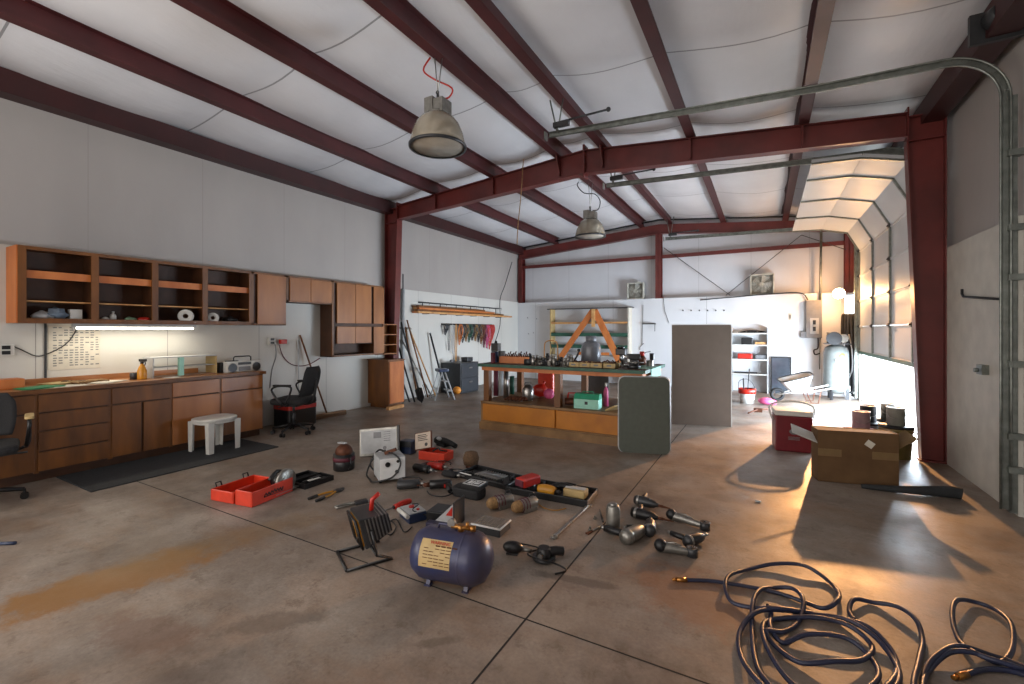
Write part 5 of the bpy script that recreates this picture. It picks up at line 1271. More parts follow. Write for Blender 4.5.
# ================================================================== PENDANT LAMPS
def pendant(loc, cablecol, label, top):
    t = thing('pendant_lamp', label, 'pendant lamp', loc, group='high bay pendant lamps')
    k = 1.0
    mb = MB(); mb.lathe([(.285, 0), (.29, .012), (.28, .06), (.262, .14), (.225, .23), (.17, .3), (.11, .335)], 40)
    o = mb.build('shade', 'shade', t); sl = o.modifiers.new('s', 'SOLIDIFY'); sl.thickness = .006
    mb = MB(); mb.lathe([(.275, -.012), (.297, -.012), (.3, .012), (.29, .016), (.275, -.012)], 40); mb.build('rim', 'dgrey', t)
    mb = MB(); mb.lathe([(0, .002), (.28, .002), (.28, -.002), (0, -.002)], 40); mb.build('lens', 'lens', t)
    mb = MB(); mb.box(-.11, -.09, .335, .0, .09, .5); mb.box(.0, -.08, .33, .12, .08, .47); mb.cyl((0, 0, .32), (0, 0, .35), .12)
    for q in range(5): mb.box(-.112, -.07+.03*q, .35, .122, -.06+.03*q, .46)
    mb.build('ballast_housing', 'alu', t, bevel=.006)
    mb = MB(); mb.cyl((0, 0, .49), (0, 0, .56), .014); mb.lathe([(.012, 0), (.02, .0), (.02, .01), (.012, .01), (.012, 0)], 12, TR(0, 0, .565, R(90))); mb.build('hook', 'dgrey', t)
    mb = MB(); mb.cyl((0, 0, .12), (0, 0, .3), .05, .03); mb.build('bulb', 'white', t)
    mb = MB(); h = top-loc[2]; mb.cyl((0, 0, .56), (-.03, -.02, h), .006, seg=6); mb.cyl((0, 0, .56), (.04, .03, h), .006, seg=6); mb.build('suspension_wire', 'steel', t)
    mb = MB(); mb.tube([(.04, .02, .5), (.14, .06, .52), (.17, .08, .68), (.08, .05, .82), (-.1, -.05, .84), (-.22, -.1, .98), (-.2, -.1, min(h, 1.15))] if h > 1 else [(.04, .02, .5), (.1, .06, .52), (.12, .08, .62), (-.05, 0, .72), (-.15, -.05, h*.85), (-.1, 0, h)], .009, 8, smoothn=4); mb.build('cable', cablecol, t)
pendant((-2.96, 3.7, 3.4), 'red', 'big aged pendant lamp with red cable, nearer the viewpoint', 4.36)
pendant((-2.93, 8.3, 3.3), 'blackm', 'smaller looking pendant lamp with black cable beyond the steel frame', 4.36)
# hanging string near frame
mb = MB(); a = Vector((-3.55, 6.72, 4.3)); 
mb.tube([PY(525, 137, 6.75), PY(523, 165, 6.75), PY(521, 195, 6.75), PY(518, 225, 6.75), PY(517, 245, 6.75)], .008, 6, smoothn=3); tag(mb.build('hung_strap', 'rope'), 'thin pale pull cord hanging from the roof in front of the steel frame', 'cord')
mb = MB(); mb.tube([PX(512, 262, XL+.1), PX(505, 285, XL+.1), PX(500, 300, XL+.1), PX(500, 325, XL+.1), PX(494, 345, XL+.1)], .012, 6, smoothn=4); tag(mb.build('drop_cable', 'dgrey'), 'long dark cord dropping down the far left corner', 'cord')

# ================================================================== FLOOR TOOLS
def place(p): v = F(*p); return v
# air tank
c0, an, L_ = seg((413, 579), (488, 589))
t = thing('air_tank', 'portable blue air tank with a tan warning label lying on its feet', 'air tank', (c0.x, c0.y+.02, -.03), an-R(5))
r = .15; hl = .25
mb = MB(); m = TR(0, 0, r+.045, 0, R(90))
mb.lathe([(0, -hl), (r*.45, -hl+.008), (r*.78, -hl+.035), (r*.97, -hl+.085), (r, -hl+.11), (r, hl-.11), (r*.97, hl-.085), (r*.78, hl-.035), (r*.45, hl-.008), (0, hl)], 40, m); mb.build('tank', 'blue', t)
mb = MB(); mb.lathe([(r+.001, -.006), (r+.003, 0), (r+.001, .006)], 40, TR(.1, 0, r+.045, 0, R(90))); mb.build('weld_seam', 'blue', t)
# curved label
mb = MB(); n = 8
za, zb = R(205), R(255)
vs = []
for i in range(n+1):
    a = R(185)-R(58)*i/n
    y, z = (r+.0015)*math.cos(a), (r+.0015)*math.sin(a)+r+.045
    vs.append((mb.bm.verts.new((-.14, y, z)), mb.bm.verts.new((.055, y, z))))
for i in range(n): mb.bm.faces.new((vs[i][0], vs[i][1], vs[i+1][1], vs[i+1][0])).smooth = True
lb = mb.build('label', 'label', t)
mb = MB()
for i in range(7):
    a = R(140+6.3*i)
    y, z = (r+.003)*math.cos(a), (r+.003)*math.sin(a)+r+.045
    w_ = .085 if i else .05
    for q in range(5):
        if (i*7+q*3) % 5: mb.box(-w_+.035*q-.03, -.0008, -.0016 if i else -.004, -w_+.035*q+.0-.002, .0008, .0016 if i else .004, TR(0, y, z, a-R(90) if False else 0))
mb.build('lettering', 'copper', lb)
text('WARNING', .026, 'red', lb, (-.02, (r+.004)*math.cos(R(134)), (r+.004)*math.sin(R(134))+r+.045), (R(44), 0, 0), 'warning_text')
for x in (-.12, .12):
    mb = MB(); mb.prism([(-.08, .03), (.08, .03), (.06, .07), (-.06, .07)], x-.012, x+.012, plane='yz'); mb.box(x-.02, -.085, .03, x+.02, .085, .038); mb.build('foot', 'blue', t)
mb = MB(); mb.cyl((.06, 0, .34), (.06, 0, .38), .02); mb.cyl((.0, 0, .365), (.12, 0, .365), .013); mb.cyl((.1, 0, .365), (.1, 0, .4), .01); mb.cyl((.12, 0, .365), (.15, .01, .365), .018); mb.build('valve', 'brass', t)
mb = MB(); mb.cyl((.0, -.012, .385), (.0, .012, .385), .025); mb.build('gauge', 'steel', t)
mb = MB(); mb.tube([(-.09, 0, .335), (-.08, 0, .37), (.02, 0, .37), (.03, 0, .34)], .008, 8); mb.build('handle', 'blue', t)
# halogen work light
p = F(366, 556)
t = thing('halogen_work_light', 'black finned halogen work light with amber glass on a tube stand', 'work light', (p.x, p.y, 0), R(62)); t.scale = (1.1,)*3
mL = TR(0, 0, .19, 0, R(-14), 0)
mb = MB(); mb.prism([(-.05, -.095), (.12, -.055), (.12, .055), (-.05, .095)], -.11, .11, m=mL); mb.build('housing', 'dgrey', t, bevel=.006)
mb = MB()
for k in range(7): mb.box(-.02+.02*k, -.118, -.07+.003*k, -.013+.02*k, .118, .08-.003*k, mL)
mb.build('cooling_fins', 'steel', t)
mb = MB(); mb.box(-.058, -.09, -.075, -.05, .09, .075, mL); mb.build('lens', 'amber', t)
mb = MB(); P = [(-.066, y, z) for y, z in ((-.1, -.085), (.1, -.085), (.1, .085), (-.1, .085))]; mb.tube([mL @ Vector(x) for x in P], .007, 6, closed=True)
for k in range(3): mb.cyl(mL @ Vector((-.07, -.06+.06*k, -.085)), mL @ Vector((-.07, -.06+.06*k, .085)), .0025, seg=5)
mb.build('guard', 'black', t)
mb = MB(); mb.tube([(-.14, -.13, .01), (.12, -.13, .01), (.03, -.13, .05), (.0, -.125, .2), ], .009, 8); mb.tube([(-.14, .13, .01), (.12, .13, .01), (.03, .13, .05), (0, .125, .2)], .009, 8); mb.cyl((-.14, -.13, .01), (-.14, .13, .01), .009); mb.cyl((.03, -.13, .05), (.03, .13, .05), .009); mb.build('stand', 'black', t)
mb = MB(); mb.tube([mL @ Vector((.05, 0, .07)), mL @ Vector((.07, 0, .13)), mL @ Vector((.12, 0, .15))], .014, 8); mb.build('handle', 'red', t)
mb = MB(); q = [F(380, 530), F(390, 522), F(396, 528), F(390, 536), F(384, 528), F(396, 520), F(404, 533), F(412, 528)]
mb.tube([v+Vector((0, 0, .008)) for v in q], .005, 6, smoothn=5); tag(mb.build('black_lead', 'black'), 'looped thin black lead on the floor right of the work light', 'cable')
# generic part tools
def body_obj(name, label, cat, p, rz, parts, group=None):
    t = thing(name, label, cat, (p.x, p.y, 0), rz, group=group)
    for nm, fn, mt, bv in parts:
        mb = MB(); fn(mb); mb.build(nm, mt, t, bevel=bv)
    return t
c0, an, L_ = seg((379, 515), (411, 504))
body_obj('soldering_gun', 'tool with red grip and chrome shaft lying right of the work light', 'hand tool', c0, an, [
    ('shaft', lambda m: m.cyl((-.16, 0, .02), (0, 0, .022), .007), 'steel', 0),
    ('grip', lambda m: m.tube([(-.01, 0, .022), (.05, 0, .026), (.11, .01, .026), (.16, .02, .02)], lambda u: .02+.008*math.sin(u*3), 10, smoothn=3), 'red', 0),
    ('collar', lambda m: m.cyl((-.02, 0, .022), (.01, 0, .022), .014), 'black', 0)])
p = F(413, 518)
body_obj('test_meter', 'grey boxed test meter with leads beside the red grip tool', 'meter', p, R(-25), [
    ('case', lambda m: m.box(-.1, -.075, 0, .1, .075, .07), 'navy', .008),
    ('face', lambda m: m.box(-.095, -.07, .07, .095, .07, .078), 'lgrey', .003),
    ('dial', lambda m: (m.cyl((-.03, 0, .078), (-.03, 0, .09), .022), m.cyl((.05, .02, .078), (.05, .02, .088), .012)), 'red', 0),
    ('handle', lambda m: m.cyl((-.09, -.085, .06), (.1, -.085, .06), .016), 'white', 0),
    ('lead', lambda m: m.tube([(-.08, .03, .08), (0, .05, .1), (.06, -.03, .09), (.1, .05, .05), (.16, .1, .008), (.2, .02, .006)], .005, 6, smoothn=4), 'black', 0)])
p = F(445, 522)
body_obj('battery_tester', 'open black tester box with red and white panel behind the air tank', 'tester', p, R(10), [
    ('case', lambda m: m.box(-.12, -.08, 0, .1, .1, .1), 'black', .006),
    ('panel', lambda m: m.prism([(-.08, .0), (.12, .0), (.12, .19), ], -.1, -.09), 'lgrey', 0),
    ('red_patch', lambda m: m.prism([(.06, .1), (.115, .1), (.115, .17)], -.104, -.1), 'red', 0),
    ('side_wall', lambda m: m.box(.12, -.1, 0, .13, .08, .2), 'black', 0),
    ('front_tray', lambda m: m.box(-.08, -.16, 0, .1, -.1, .05), 'blue', .004)])
p = F(491, 530)
body_obj('metal_flat_case', 'flat grey metal case with ribbed top right of the air tank', 'case', p, R(4), [
    ('case', lambda m: m.box(-.12, -.09, 0, .12, .09, .06), 'dgrey', .006),
    ('top_plate', lambda m: m.box(-.11, -.08, .06, .11, .08, .066), 'alu', 0),
    ('ribs', lambda m: [m.box(-.1+.022*k, -.07, .066, -.094+.022*k, .07, .071) for k in range(10)], 'grey', 0),
    ('edge_trim', lambda m: (m.cyl((-.12, -.09, .06), (.12, -.09, .06), .007), m.cyl((.12, -.09, .06), (.12, .09, .06), .007)), 'whiteb', 0)])
p = F(513, 553)
body_obj('palm_sander', 'rounded black palm tool with cord right of the air tank', 'power tool', p, R(15), [
    ('body', lambda m: m.ball((0, 0, .04), .065, (1.1, .75, .6)), 'black', 0),
    ('base', lambda m: m.box(-.04, -.035, 0, .04, .035, .012), 'dgrey', .003),
    ('nose', lambda m: m.cyl((.06, 0, .03), (.13, .01, .03), .013), 'alu', 0),
    ('cord', lambda m: m.tube([(-.05, .03, .05), (0, .1, .02), (.08, .12, .008), (.16, .1, .008)], .005, 6, smoothn=4), 'black', 0)])
p = F(544, 560)
t = body_obj('angle_grinder', 'round black grinder wrapped in its own cord', 'power tool', p, R(40), [
    ('disc', lambda m: m.cyl((0, 0, .01), (0, 0, .03), .075, seg=28), 'dgrey', 0),
    ('body', lambda m: (m.cyl((0, 0, .03), (0, 0, .085), .055, .04), m.tube([(0, 0, .05), (.08, 0, .055), (.13, 0, .045)], .03, 10)), 'black', .004),
    ('hub', lambda m: m.cyl((-.03, -.04, .05), (-.045, -.06, .05), .016), 'steel', 0),
    ('cord', lambda m: m.tube([(.12, 0, .05), (.12, .09, .01), (0, .12, .01), (-.1, .04, .03), (-.06, -.1, .06), (.04, -.11, .03), (.1, -.16, .008), (.02, -.19, .008)], .006, 6, smoothn=5), 'black', 0)])
# combination wrench chrome
def wrench(p, q, label, r=.011):
    c0, an, L_ = seg(p, q); t = thing('combination_wrench', label, 'wrench', c0, an)
    mb = MB(); mb.box(-L_/2+.03, -.012, .003, L_/2-.03, .012, .018); mb.build('shank', 'steel', t, bevel=.003)
    mb = MB(); mb.lathe([(.014, 0), (.026, 0), (.026, .016), (.014, .016), (.014, 0)], 16, TR(-L_/2+.02, 0, 0)); mb.build('ring_end', 'steel', t)
    mb = MB(); mb.prism([(0, -.012), (.02, -.03), (.055, -.026), (.055, -.012), (.03, -.01), (.03, .01), (.055, .012), (.055, .026), (.02, .03), (0, .012)], .002, .015, plane='xy', m=TR(L_/2-.045, 0, 0)); mb.build('open_end', 'steel', t)
wrench((553, 539), (589, 506), 'long chrome wrench lying left of the steel canister')
# canister + bits
p = F(613, 532)
t = thing('steel_canister', 'upright dull steel canister next to the air tools', 'canister', p)
mb = MB(); mb.lathe([(0, 0), (.05, 0), (.052, .008), (.052, .17), (.046, .185), (.046, .2), (0, .2)], 24); mb.build('body', 'alu', t)
mb = MB(); mb.cyl((0, 0, .2), (0, 0, .215), .03); mb.build('cap', 'steel', t)
def air_gun(p, rz, label, s=1, mt='alu', name='impact_wrench', roll=90, tip=True):
    t = thing(name, label, 'air tool', (p.x, p.y, .046*s), rz, rot=(R(roll), 0, rz), group='air tools scattered on the floor'); t.scale = (s*1.25,)*3
    mb = MB(); mb.lathe([(0, -.08), (.03, -.075), (.036, -.05), (.034, .03), (.026, .07), (.015, .085), (.012, .1), (0, .1)], 18, TR(0, 0, 0, 0, R(90))); mb.build('body', mt, t)
    mb = MB(); mb.tube([(-.03, 0, -.02), (-.045, 0, -.08), (-.055, 0, -.13)], lambda u: .02-.003*u, 10); mb.build('handle', 'black', t)
    mb = MB(); mb.cyl((.09, 0, 0), (.13, 0, 0), .01, seg=8)
    if tip: mb.cyl((.13, 0, 0), (.2, 0, 0), .009, .002, seg=8)
    mb.build('anvil', 'copper' if tip else 'steel', t)
    mb = MB(); mb.box(-.02, -.008, -.06, -.005, .008, -.035); mb.cyl((-.055, 0, -.13), (-.058, 0, -.15), .01, seg=8); mb.build('trigger', 'steel', t)
    mb = MB(); mb.lathe([(.035, -.055), (.038, -.052), (.038, -.04), (.035, -.037)], 18, TR(0, 0, 0, 0, R(90))); mb.build('collar', 'steel', t)
    return t
air_gun(F(645, 507), R(-12), 'black air drill with a long thin tip, farthest of the air tools', .95, 'dgrey')
air_gun(F(643, 520), R(-5), 'black air hammer with brown chisel tip above the round impact tool', .95, 'black', 'air_hammer')
air_gun(F(633, 541), R(70), 'big round nosed impact wrench lying next to the canister', 1.15, 'alu', tip=False)
air_gun(F(650, 533), R(100), 'short dark impact wrench beside the round nosed one', 1.0, 'dgrey', tip=False)
def ratchet(p, q, label, s=1):
    c0, an, L_ = seg(p, q); t = thing('air_ratchet', label, 'air tool', (c0.x, c0.y, 0), an, group='air ratchets on the floor')
    h = L_/2
    mb = MB(); mb.tube([(-h+.03, 0, .035), (-h*.3, 0, .035), (h*.3, 0, .032), (h-.05, 0, .028)], lambda u: .038-.016*u, 12, smoothn=3); mb.build('barrel', 'alu', t)
    mb = MB(); mb.ball((-h+.03, 0, .044), .044, (1, 1, 1)); mb.build('end_cap', 'black', t)
    mb = MB(); mb.cyl((h-.03, 0, .003), (h-.03, 0, .06), .036); mb.cyl((h-.03, 0, .05), (h-.03, 0, .065), .01, seg=4); mb.build('head', 'dgrey', t)
    mb = MB(); mb.tube([(-h*.5, -.0, .066), (-h*.1, 0, .074), (h*.25, 0, .058)], .006, 6); mb.build('lever', 'steel', t)
ratchet((668, 519), (709, 531), 'slim air ratchet, farther of the two, right of the canister group')
ratchet((656, 551), (697, 557), 'chunky polished air ratchet with black end cap, nearer of the two')
air_gun(F(694, 545), R(60), 'stubby dark air tool crossing the nearer ratchet', .9, 'dgrey', tip=False)
for k, (px, py, lab) in enumerate(((595, 519, 'tiny steel nut, farther of two left of the canister'), (590, 530, 'tiny steel nut, nearer of two left of the canister'))):
    mb = MB(); mb.cyl((0, 0, 0), (0, 0, .012), .014, seg=6); mb.cyl((0, 0, .012), (0, 0, .03), .008, seg=8); tag(mb.build('steel_nut', 'alu', loc=F(px, py)), lab, 'nut', 'loose nuts on the floor')
c0, an, L_ = seg((584, 536), (604, 526))
body_obj('chisel', 'short rusty chisel lying on the floor joint', 'chisel', c0, an, [('blade', lambda m: m.prism([(-.09, -.015), (-.02, -.008), (-.02, .008), (-.09, .015)], .003, .01, plane='xy'), 'copper', 0), ('shaft', lambda m: m.cyl((-.02, 0, .009), (.1, 0, .009), .008), 'steel', 0)])
mb = MB(); a = F(603, 523); mb.cyl(a+Vector((0, 0, .01)), F(600, 511)+Vector((0, 0, .01)), .008); tag(mb.build('drift_punch', 'dgrey'), 'short dark punch lying just left of the canister', 'punch')

# red saw case
a, b = F(252, 508), F(293, 491); an = math.atan2((b-a).y, (b-a).x); W = (b-a).length
t = thing('saw_case', 'open orange red plastic case holding a circular saw', 'tool case', a, an)
dpt = .38
def tray(mb, x0, y0, x1, y1, h, th=.012, z0=0):
    for q in ((x0, y0, z0, x1, y1, z0+th), (x0, y0, z0, x1, y0+th, z0+h), (x0, y1-th, z0, x1, y1, z0+h), (x0, y0+th, z0, x0+th, y1-th, z0+h), (x1-th, y0+th, z0, x1, y1-th, z0+h)): mb.box(*q)
mb = MB(); tray(mb, 0, 0, W, .2, .13); mb.build('base', 'redcase', t, bevel=.008)
mb = MB(); tray(mb, 0, .22, W, .5, .1); mb.build('lid', 'redcase', t, bevel=.008)
for x in (.06, W-.1):
    mb = MB(); mb.tube([(x, .5, .08), (x, .52, .13), (x+.05, .52, .13), (x+.05, .5, .08)], .007, 6); mb.build('latch', 'black', t)
mb = MB(); random.seed(4); P = []
for k in range(14): P.append((W*.28+k*W*.035, -.003, .062+(.018 if k % 2 else -.012)+.01*random.random()))
mb.tube(P, .0045, 6, smoothn=2); mb.tube([(W*.27, -.003, .05), (W*.75, -.003, .045)], .003, 6); mb.build('script_mark', 'black', t)
t2 = thing('circular_saw', 'circular saw with silver blade guard inside the orange red case', 'saw', F(262, 492), an)
t2.location = (a.x+(b-a).x*.55-.05, a.y+(b-a).y*.55+.13, .02)
mb = MB(); mb.lathe([(.0, -.02), (.1, -.02), (.11, -.012), (.11, .012), (.1, .02), (0, .02)], 28, TR(0, 0, .09, R(90))); mb.build('blade_guard', 'alu', t2)
mb = MB(); mb.cyl((-.02, .02, .09), (-.02, .11, .09), .05); mb.tube([(.02, .03, .15), (-.06, .04, .19), (-.14, .04, .13)], .018, 8, smoothn=3); mb.build('motor', 'black', t2)
mb = MB(); mb.box(-.13, -.03, .0, .13, .09, .006, TR(0, 0, .0, 0, 0)); mb.build('shoe', 'steel', t2)
# black drill case
p = F(300, 478)
def opencase(name, label, a, b, dep, h, mt='black', lid=True):
    A, B = F(*a), F(*b); an = math.atan2((B-A).y, (B-A).x); W = (B-A).length
    t = thing(name, label, 'tool case', A, an)
    mb = MB(); tray(mb, 0, 0, W, dep, h, .01); mb.build('tray', mt, t, bevel=.004)
    random.seed(W)
    for k in range(12):
        mb = MB(); x = random.uniform(.04, W-.1); y = random.uniform(.03, dep-.09); mb.box(x, y, .008, x+random.uniform(.03, .1), y+random.uniform(.02, .07), h*random.uniform(.5, 1.25)); mb.build('moulded_insert', random.choice(['blackm', 'black', 'black', 'dgrey']), t, bevel=.004)
    if lid:
        mb = MB(); tray(mb, 0, dep+.01, W, dep*2, h*.8, .01); mb.build('lid', mt, t, bevel=.004)
    return t, W, A, an
t, W, A, an = opencase('black_tool_case', 'open empty black tool case behind the orange red saw case', (305, 490), (334, 480), .2, .05)
mb = MB(); mb.box(.08, .04, .05, .2, .08, .056, TR()); mb.build('metal_tag', 'white', t)
# lopper/pliers pair with yellow-black handles
c0, an, L_ = seg((308, 503), (347, 488))
t = thing('bolt_cutter', 'small bolt cutter with yellow and black handles on the floor', 'bolt cutter', c0, an)
for s_ in (-1, 1):
    mb = MB(); mb.tube([(.08, s_*.008, .012), (0, s_*.04, .014), (-.09, s_*.05, .014)], .009, 8, smoothn=3); h_ = mb.build('handle', 'yellow', t)
    mb = MB(); mb.tube([(-.08, s_*.049, .014), (-.17, s_*.05, .014)], .013, 8); mb.build('grip', 'black', h_)
mb = MB(); mb.prism([(.06, -.02), (.12, -.03), (.17, -.01), (.17, .01), (.12, .03), (.06, .02)], .004, .02, plane='xy'); mb.cyl((.08, 0, 0), (.08, 0, .026), .01); mb.build('jaws', 'dgrey', t)
c0, an, L_ = seg((336, 509), (368, 502))
t = thing('locking_clamp', 'long jawed steel clamp lying behind the work light', 'clamp', c0, an)
mb = MB(); mb.tube([(-.14, .02, .012), (-.05, .03, .014), (.03, .0, .018), (.1, .02, .02)], .009, 8, smoothn=3); mb.tube([(-.14, -.01, .012), (-.04, -.02, .014), (.03, .0, .018)], .008, 8, smoothn=3); mb.build('jaw', 'alu', t)
mb = MB(); mb.box(.02, -.03, .0, .13, .03, .03); mb.build('handle', 'dgrey', t, bevel=.008)
# red/black lantern tool
p = F(344, 469)
t = thing('paint_sprayer_cup', 'squat red and black pot with rusty top left of the grey battery charger', 'pot', p, R(-20))
mb = MB(); mb.lathe([(0, 0), (.105, 0), (.11, .01), (.11, .17), (0, .17)], 22); mb.build('body', 'black', t)
mb = MB(); mb.lathe([(.111, .1), (.114, .1), (.114, .14), (.109, .14)], 22); mb.build('band', 'maroon', t)
mb = MB(); mb.ball((0, 0, .19), .09, (1.1, 1, .9)); mb.build('motor', 'copper', t)
mb = MB(); mb.box(-.1, -.02, .27, .08, .02, .285, TR(0, 0, 0, 0, R(-8))); mb.build('lever', 'lgrey', t)
mb = MB(); mb.tube([(.1, 0, .12), (.18, 0, .16), (.2, 0, .08), (.13, 0, .03)], .006, 6, smoothn=4); mb.build('handle', 'black', t)
# welder / battery charger
a, b = F(386, 484), F(405, 482)
t = thing('battery_charger', 'boxy grey battery charger with thick black cables wound over it', 'battery charger', F(377, 481), R(-33))
mb = MB(); mb.box(-.17, .0, .02, .1, .26, .24); mb.build('cabinet', 'lgrey', t, bevel=.01)
mb = MB(); mb.box(.1, .01, .03, .108, .25, .235); fp = mb.build('front_panel', 'whiteb', t)
mb = MB(); mb.cyl((.108, .08, .18), (.116, .08, .18), .022); mb.cyl((.108, .18, .2), (.114, .18, .2), .03, seg=4); mb.cyl((.108, .17, .1), (.12, .17, .1), .018); mb.box(.108, .05, .05, .112, .21, .06); mb.bm.free()
for q in ((.08, .18, .024), (.17, .1, .018), (.18, .2, .014)):
    mb = MB(); mb.cyl((.108, q[0], q[1]), (.118, q[0], q[1]), q[2]); mb.build('knob', 'black', fp)
for (x, y) in ((-.15, .02), (.07, .02), (-.15, .23), (.07, .23)):
    mb = MB(); mb.cyl((x, y, 0), (x, y, .02), .015, seg=10); mb.build('foot', 'black', t)
mb = MB()
mb.tube([(-.2, .05, .012), (-.26, -.02, .1), (-.2, .05, .25), (-.05, .1, .262), (.08, .16, .26), (.14, .2, .18), (.14, .12, .06), (.08, -.04, .02), (-.05, -.06, .012), (-.16, -.07, .04), (-.22, .0, .16), (-.17, .12, .25)], .009, 8, smoothn=6); mb.build('cable', 'black', t)
mb = MB(); mb.box(-.04, -.02, -.015, .08, .02, .015, TR(-.02, .12, .27, 0, R(-20), 1)); mb.build('clamp', 'copper', t)
# large tilted metal case behind
p = F(378, 462)
t = thing('metal_instrument_case', 'pale metal instrument case standing tilted behind the battery charger', 'case', F(379, 457), R(30))
mI = TR(0, 0, .02, R(-14), R(-5))
mb = MB(); mb.box(-.23, 0, 0, .23, .02, .32, mI); mb.build('lid', 'alu', t, bevel=.006)
mb = MB(); mb.box(-.21, -.004, .03, .21, 0, .29, mI); lf = mb.build('inner_sheet', 'lgrey', t)
mb = MB()
for k in range(5): mb.box(.06, -.007, .16+.025*k, .14, -.004, .168+.025*k, mI)
mb.box(-.06, -.007, .2, .03, -.004, .27, mI); mb.cyl(mI @ Vector((.07, -.008, .08)), mI @ Vector((.07, -.003, .08)), .022); mb.build('lettering', 'grey', lf)
mb = MB(); mb.box(.22, -.01, .0, .245, .03, .33, mI); mb.build('edge', 'black', t)
mb = MB(); mb.box(-.23, .05, 0, .23, .28, .09); mb.build('base', 'dgrey', t, bevel=.006)
# multimeter on red box
t = thing('red_meter_case', 'red metal case with a pale meter panel propped open', 'meter case', F(430, 461), R(5))
mb = MB(); tray(mb, -.16, 0, .19, .2, .1, .01); mb.build('case', 'redcase', t, bevel=.004)
mM = TR(-.1, .02, .12, R(-18), R(-14))
mb = MB(); mb.box(-.13, 0, 0, .11, .02, .2, mM); pnl = mb.build('lid', 'copper', t, bevel=.004)
mb = MB(); mb.box(-.12, -.004, .01, .1, 0, .19, mM); fc = mb.build('face_sheet', mat('cream meter face', '#b8a898', .6), t)
mb = MB()
for k in range(4): mb.box(-.08, -.006, .1+.02*k, .06-.02*(k % 2), -.004, .108+.02*k, mM)
mb.cyl(mM @ Vector((.04, -.01, .05)), mM @ Vector((.04, 0, .05)), .02); mb.build('lettering', 'black', fc)
mb = MB(); mb.tube([(0, .05, .1), (.05, .1, .13), (.1, .06, .12), (.15, .12, .1)], .01, 6, smoothn=4); mb.build('cable', 'black', t)
p = F(444, 446)
body_obj('black_power_tool', 'black tool with pale end piece lying behind the red meter case', 'power tool', p, R(-15), [
    ('body', lambda m: (m.tube([(-.16, 0, .05), (0, 0, .07), (.14, 0, .06), (.24, 0, .04)], lambda u: .045-.015*u, 12, smoothn=3), m.box(-.1, -.05, 0, .06, .05, .05)), 'blackm', 0), ('end_piece', lambda m: m.ball((-.06, -.03, .09), .04, (1.3, .6, .6)), 'lgrey', 0)])
body_obj('blue_box_small', 'small dark blue pouch between instrument case and red meter case', 'pouch', F(408, 453), R(10), [('body', lambda m: m.box(-.09, -.07, 0, .09, .07, .16), 'navy', .02), ('flap', lambda m: m.box(-.092, -.08, .09, .092, -.07, .16), 'dgrey', .004)])
# brush on arbor
body_obj('wire_brush_cup', 'tan bristle brush head standing near the black tool cases', 'brush', F(471, 467), 0, [
    ('bristles', lambda m: m.lathe([(0, .03), (.075, .03), (.09, .1), (.07, .16), (0, .18)], 18), 'fiber', 0), ('base', lambda m: m.cyl((0, 0, 0), (0, 0, .03), .06), 'copper', 0)])
# power drills
def drill(p, rz, label, mt='black', s=1, acc='steel'):
    t = thing('power_drill', label, 'power drill', (p.x, p.y, .046*s), rz, rot=(R(86), 0, rz), group='power drills lying on the floor'); t.scale = (s*1.15,)*3
    mb = MB(); mb.tube([(-.12, 0, 0), (-.1, 0, 0), (0, 0, 0), (.06, 0, 0)], lambda u: .036 if u > .05 else .028, 12); mb.build('motor_housing', mt, t)
    mb = MB(); mb.tube([(-.08, 0, -.01), (-.09, 0, -.08), (-.1, 0, -.15)], lambda u: .022, 10); mb.build('handle', mt, t)
    mb = MB(); mb.cyl((.06, 0, 0), (.11, 0, 0), .02, .016); mb.cyl((.11, 0, 0), (.16, 0, 0), .004, seg=6); mb.build('chuck', acc, t)
    mb = MB(); mb.box(-.07, -.01, -.06, -.055, .01, -.03); mb.build('trigger', 'red', t)
    mb = MB(); mb.tube([(-.1, 0, -.15), (-.11, .0, -.2), (-.04, .0, -.24), (.05, 0, -.2), (.08, 0, -.12)], .006, 6, smoothn=4); mb.build('cord', 'black', t)
    return t
drill(F(424, 473), R(-2), 'black drill lying directly in front of the red meter case', 'black')
drill(F(438, 470), R(10), 'drill with a red rear housing beside the black one', 'red', .9)
drill(F(412, 489), R(40), 'dark grey drill in front of the battery charger', 'dgrey')
drill(F(437, 489), R(-140), 'black drill with copper chuck left of the lidded black bag', 'black', 1, 'copper')
drill(F(452, 478), R(5), 'small dark drill just behind the lidded black bag', 'mesh', .8)
# dark bag with labelled box
t = thing('router_box', 'black tool bag with a white printed square lid', 'tool bag', F(466, 498), R(2))
mb = MB(); mb.prism(rrect(.3, .16, .05, cy=.05), 0, .09, plane='xy'); mb.build('bag', 'mesh', t, bevel=.02)
mb = MB(); mb.box(-.04, -.02, .09, .15, .13, .13); mb.build('box', 'black', t, bevel=.004)
mb = MB(); 
for q in ((-.03, -.01, .13, .14, -.003, .132), (-.03, .113, .13, .14, .12, .132), (-.03, -.01, .13, -.023, .12, .132), (.133, -.01, .13, .14, .12, .132), (.0, .02, .13, .03, .09, .132), (.04, .02, .13, .05, .09, .132), (.06, .05, .13, .11, .06, .132), (.06, .03, .13, .11, .04, .132), (.06, .08, .13, .11, .09, .132)): mb.box(*q)
mb.build('printed_mark', 'whiteb', t)
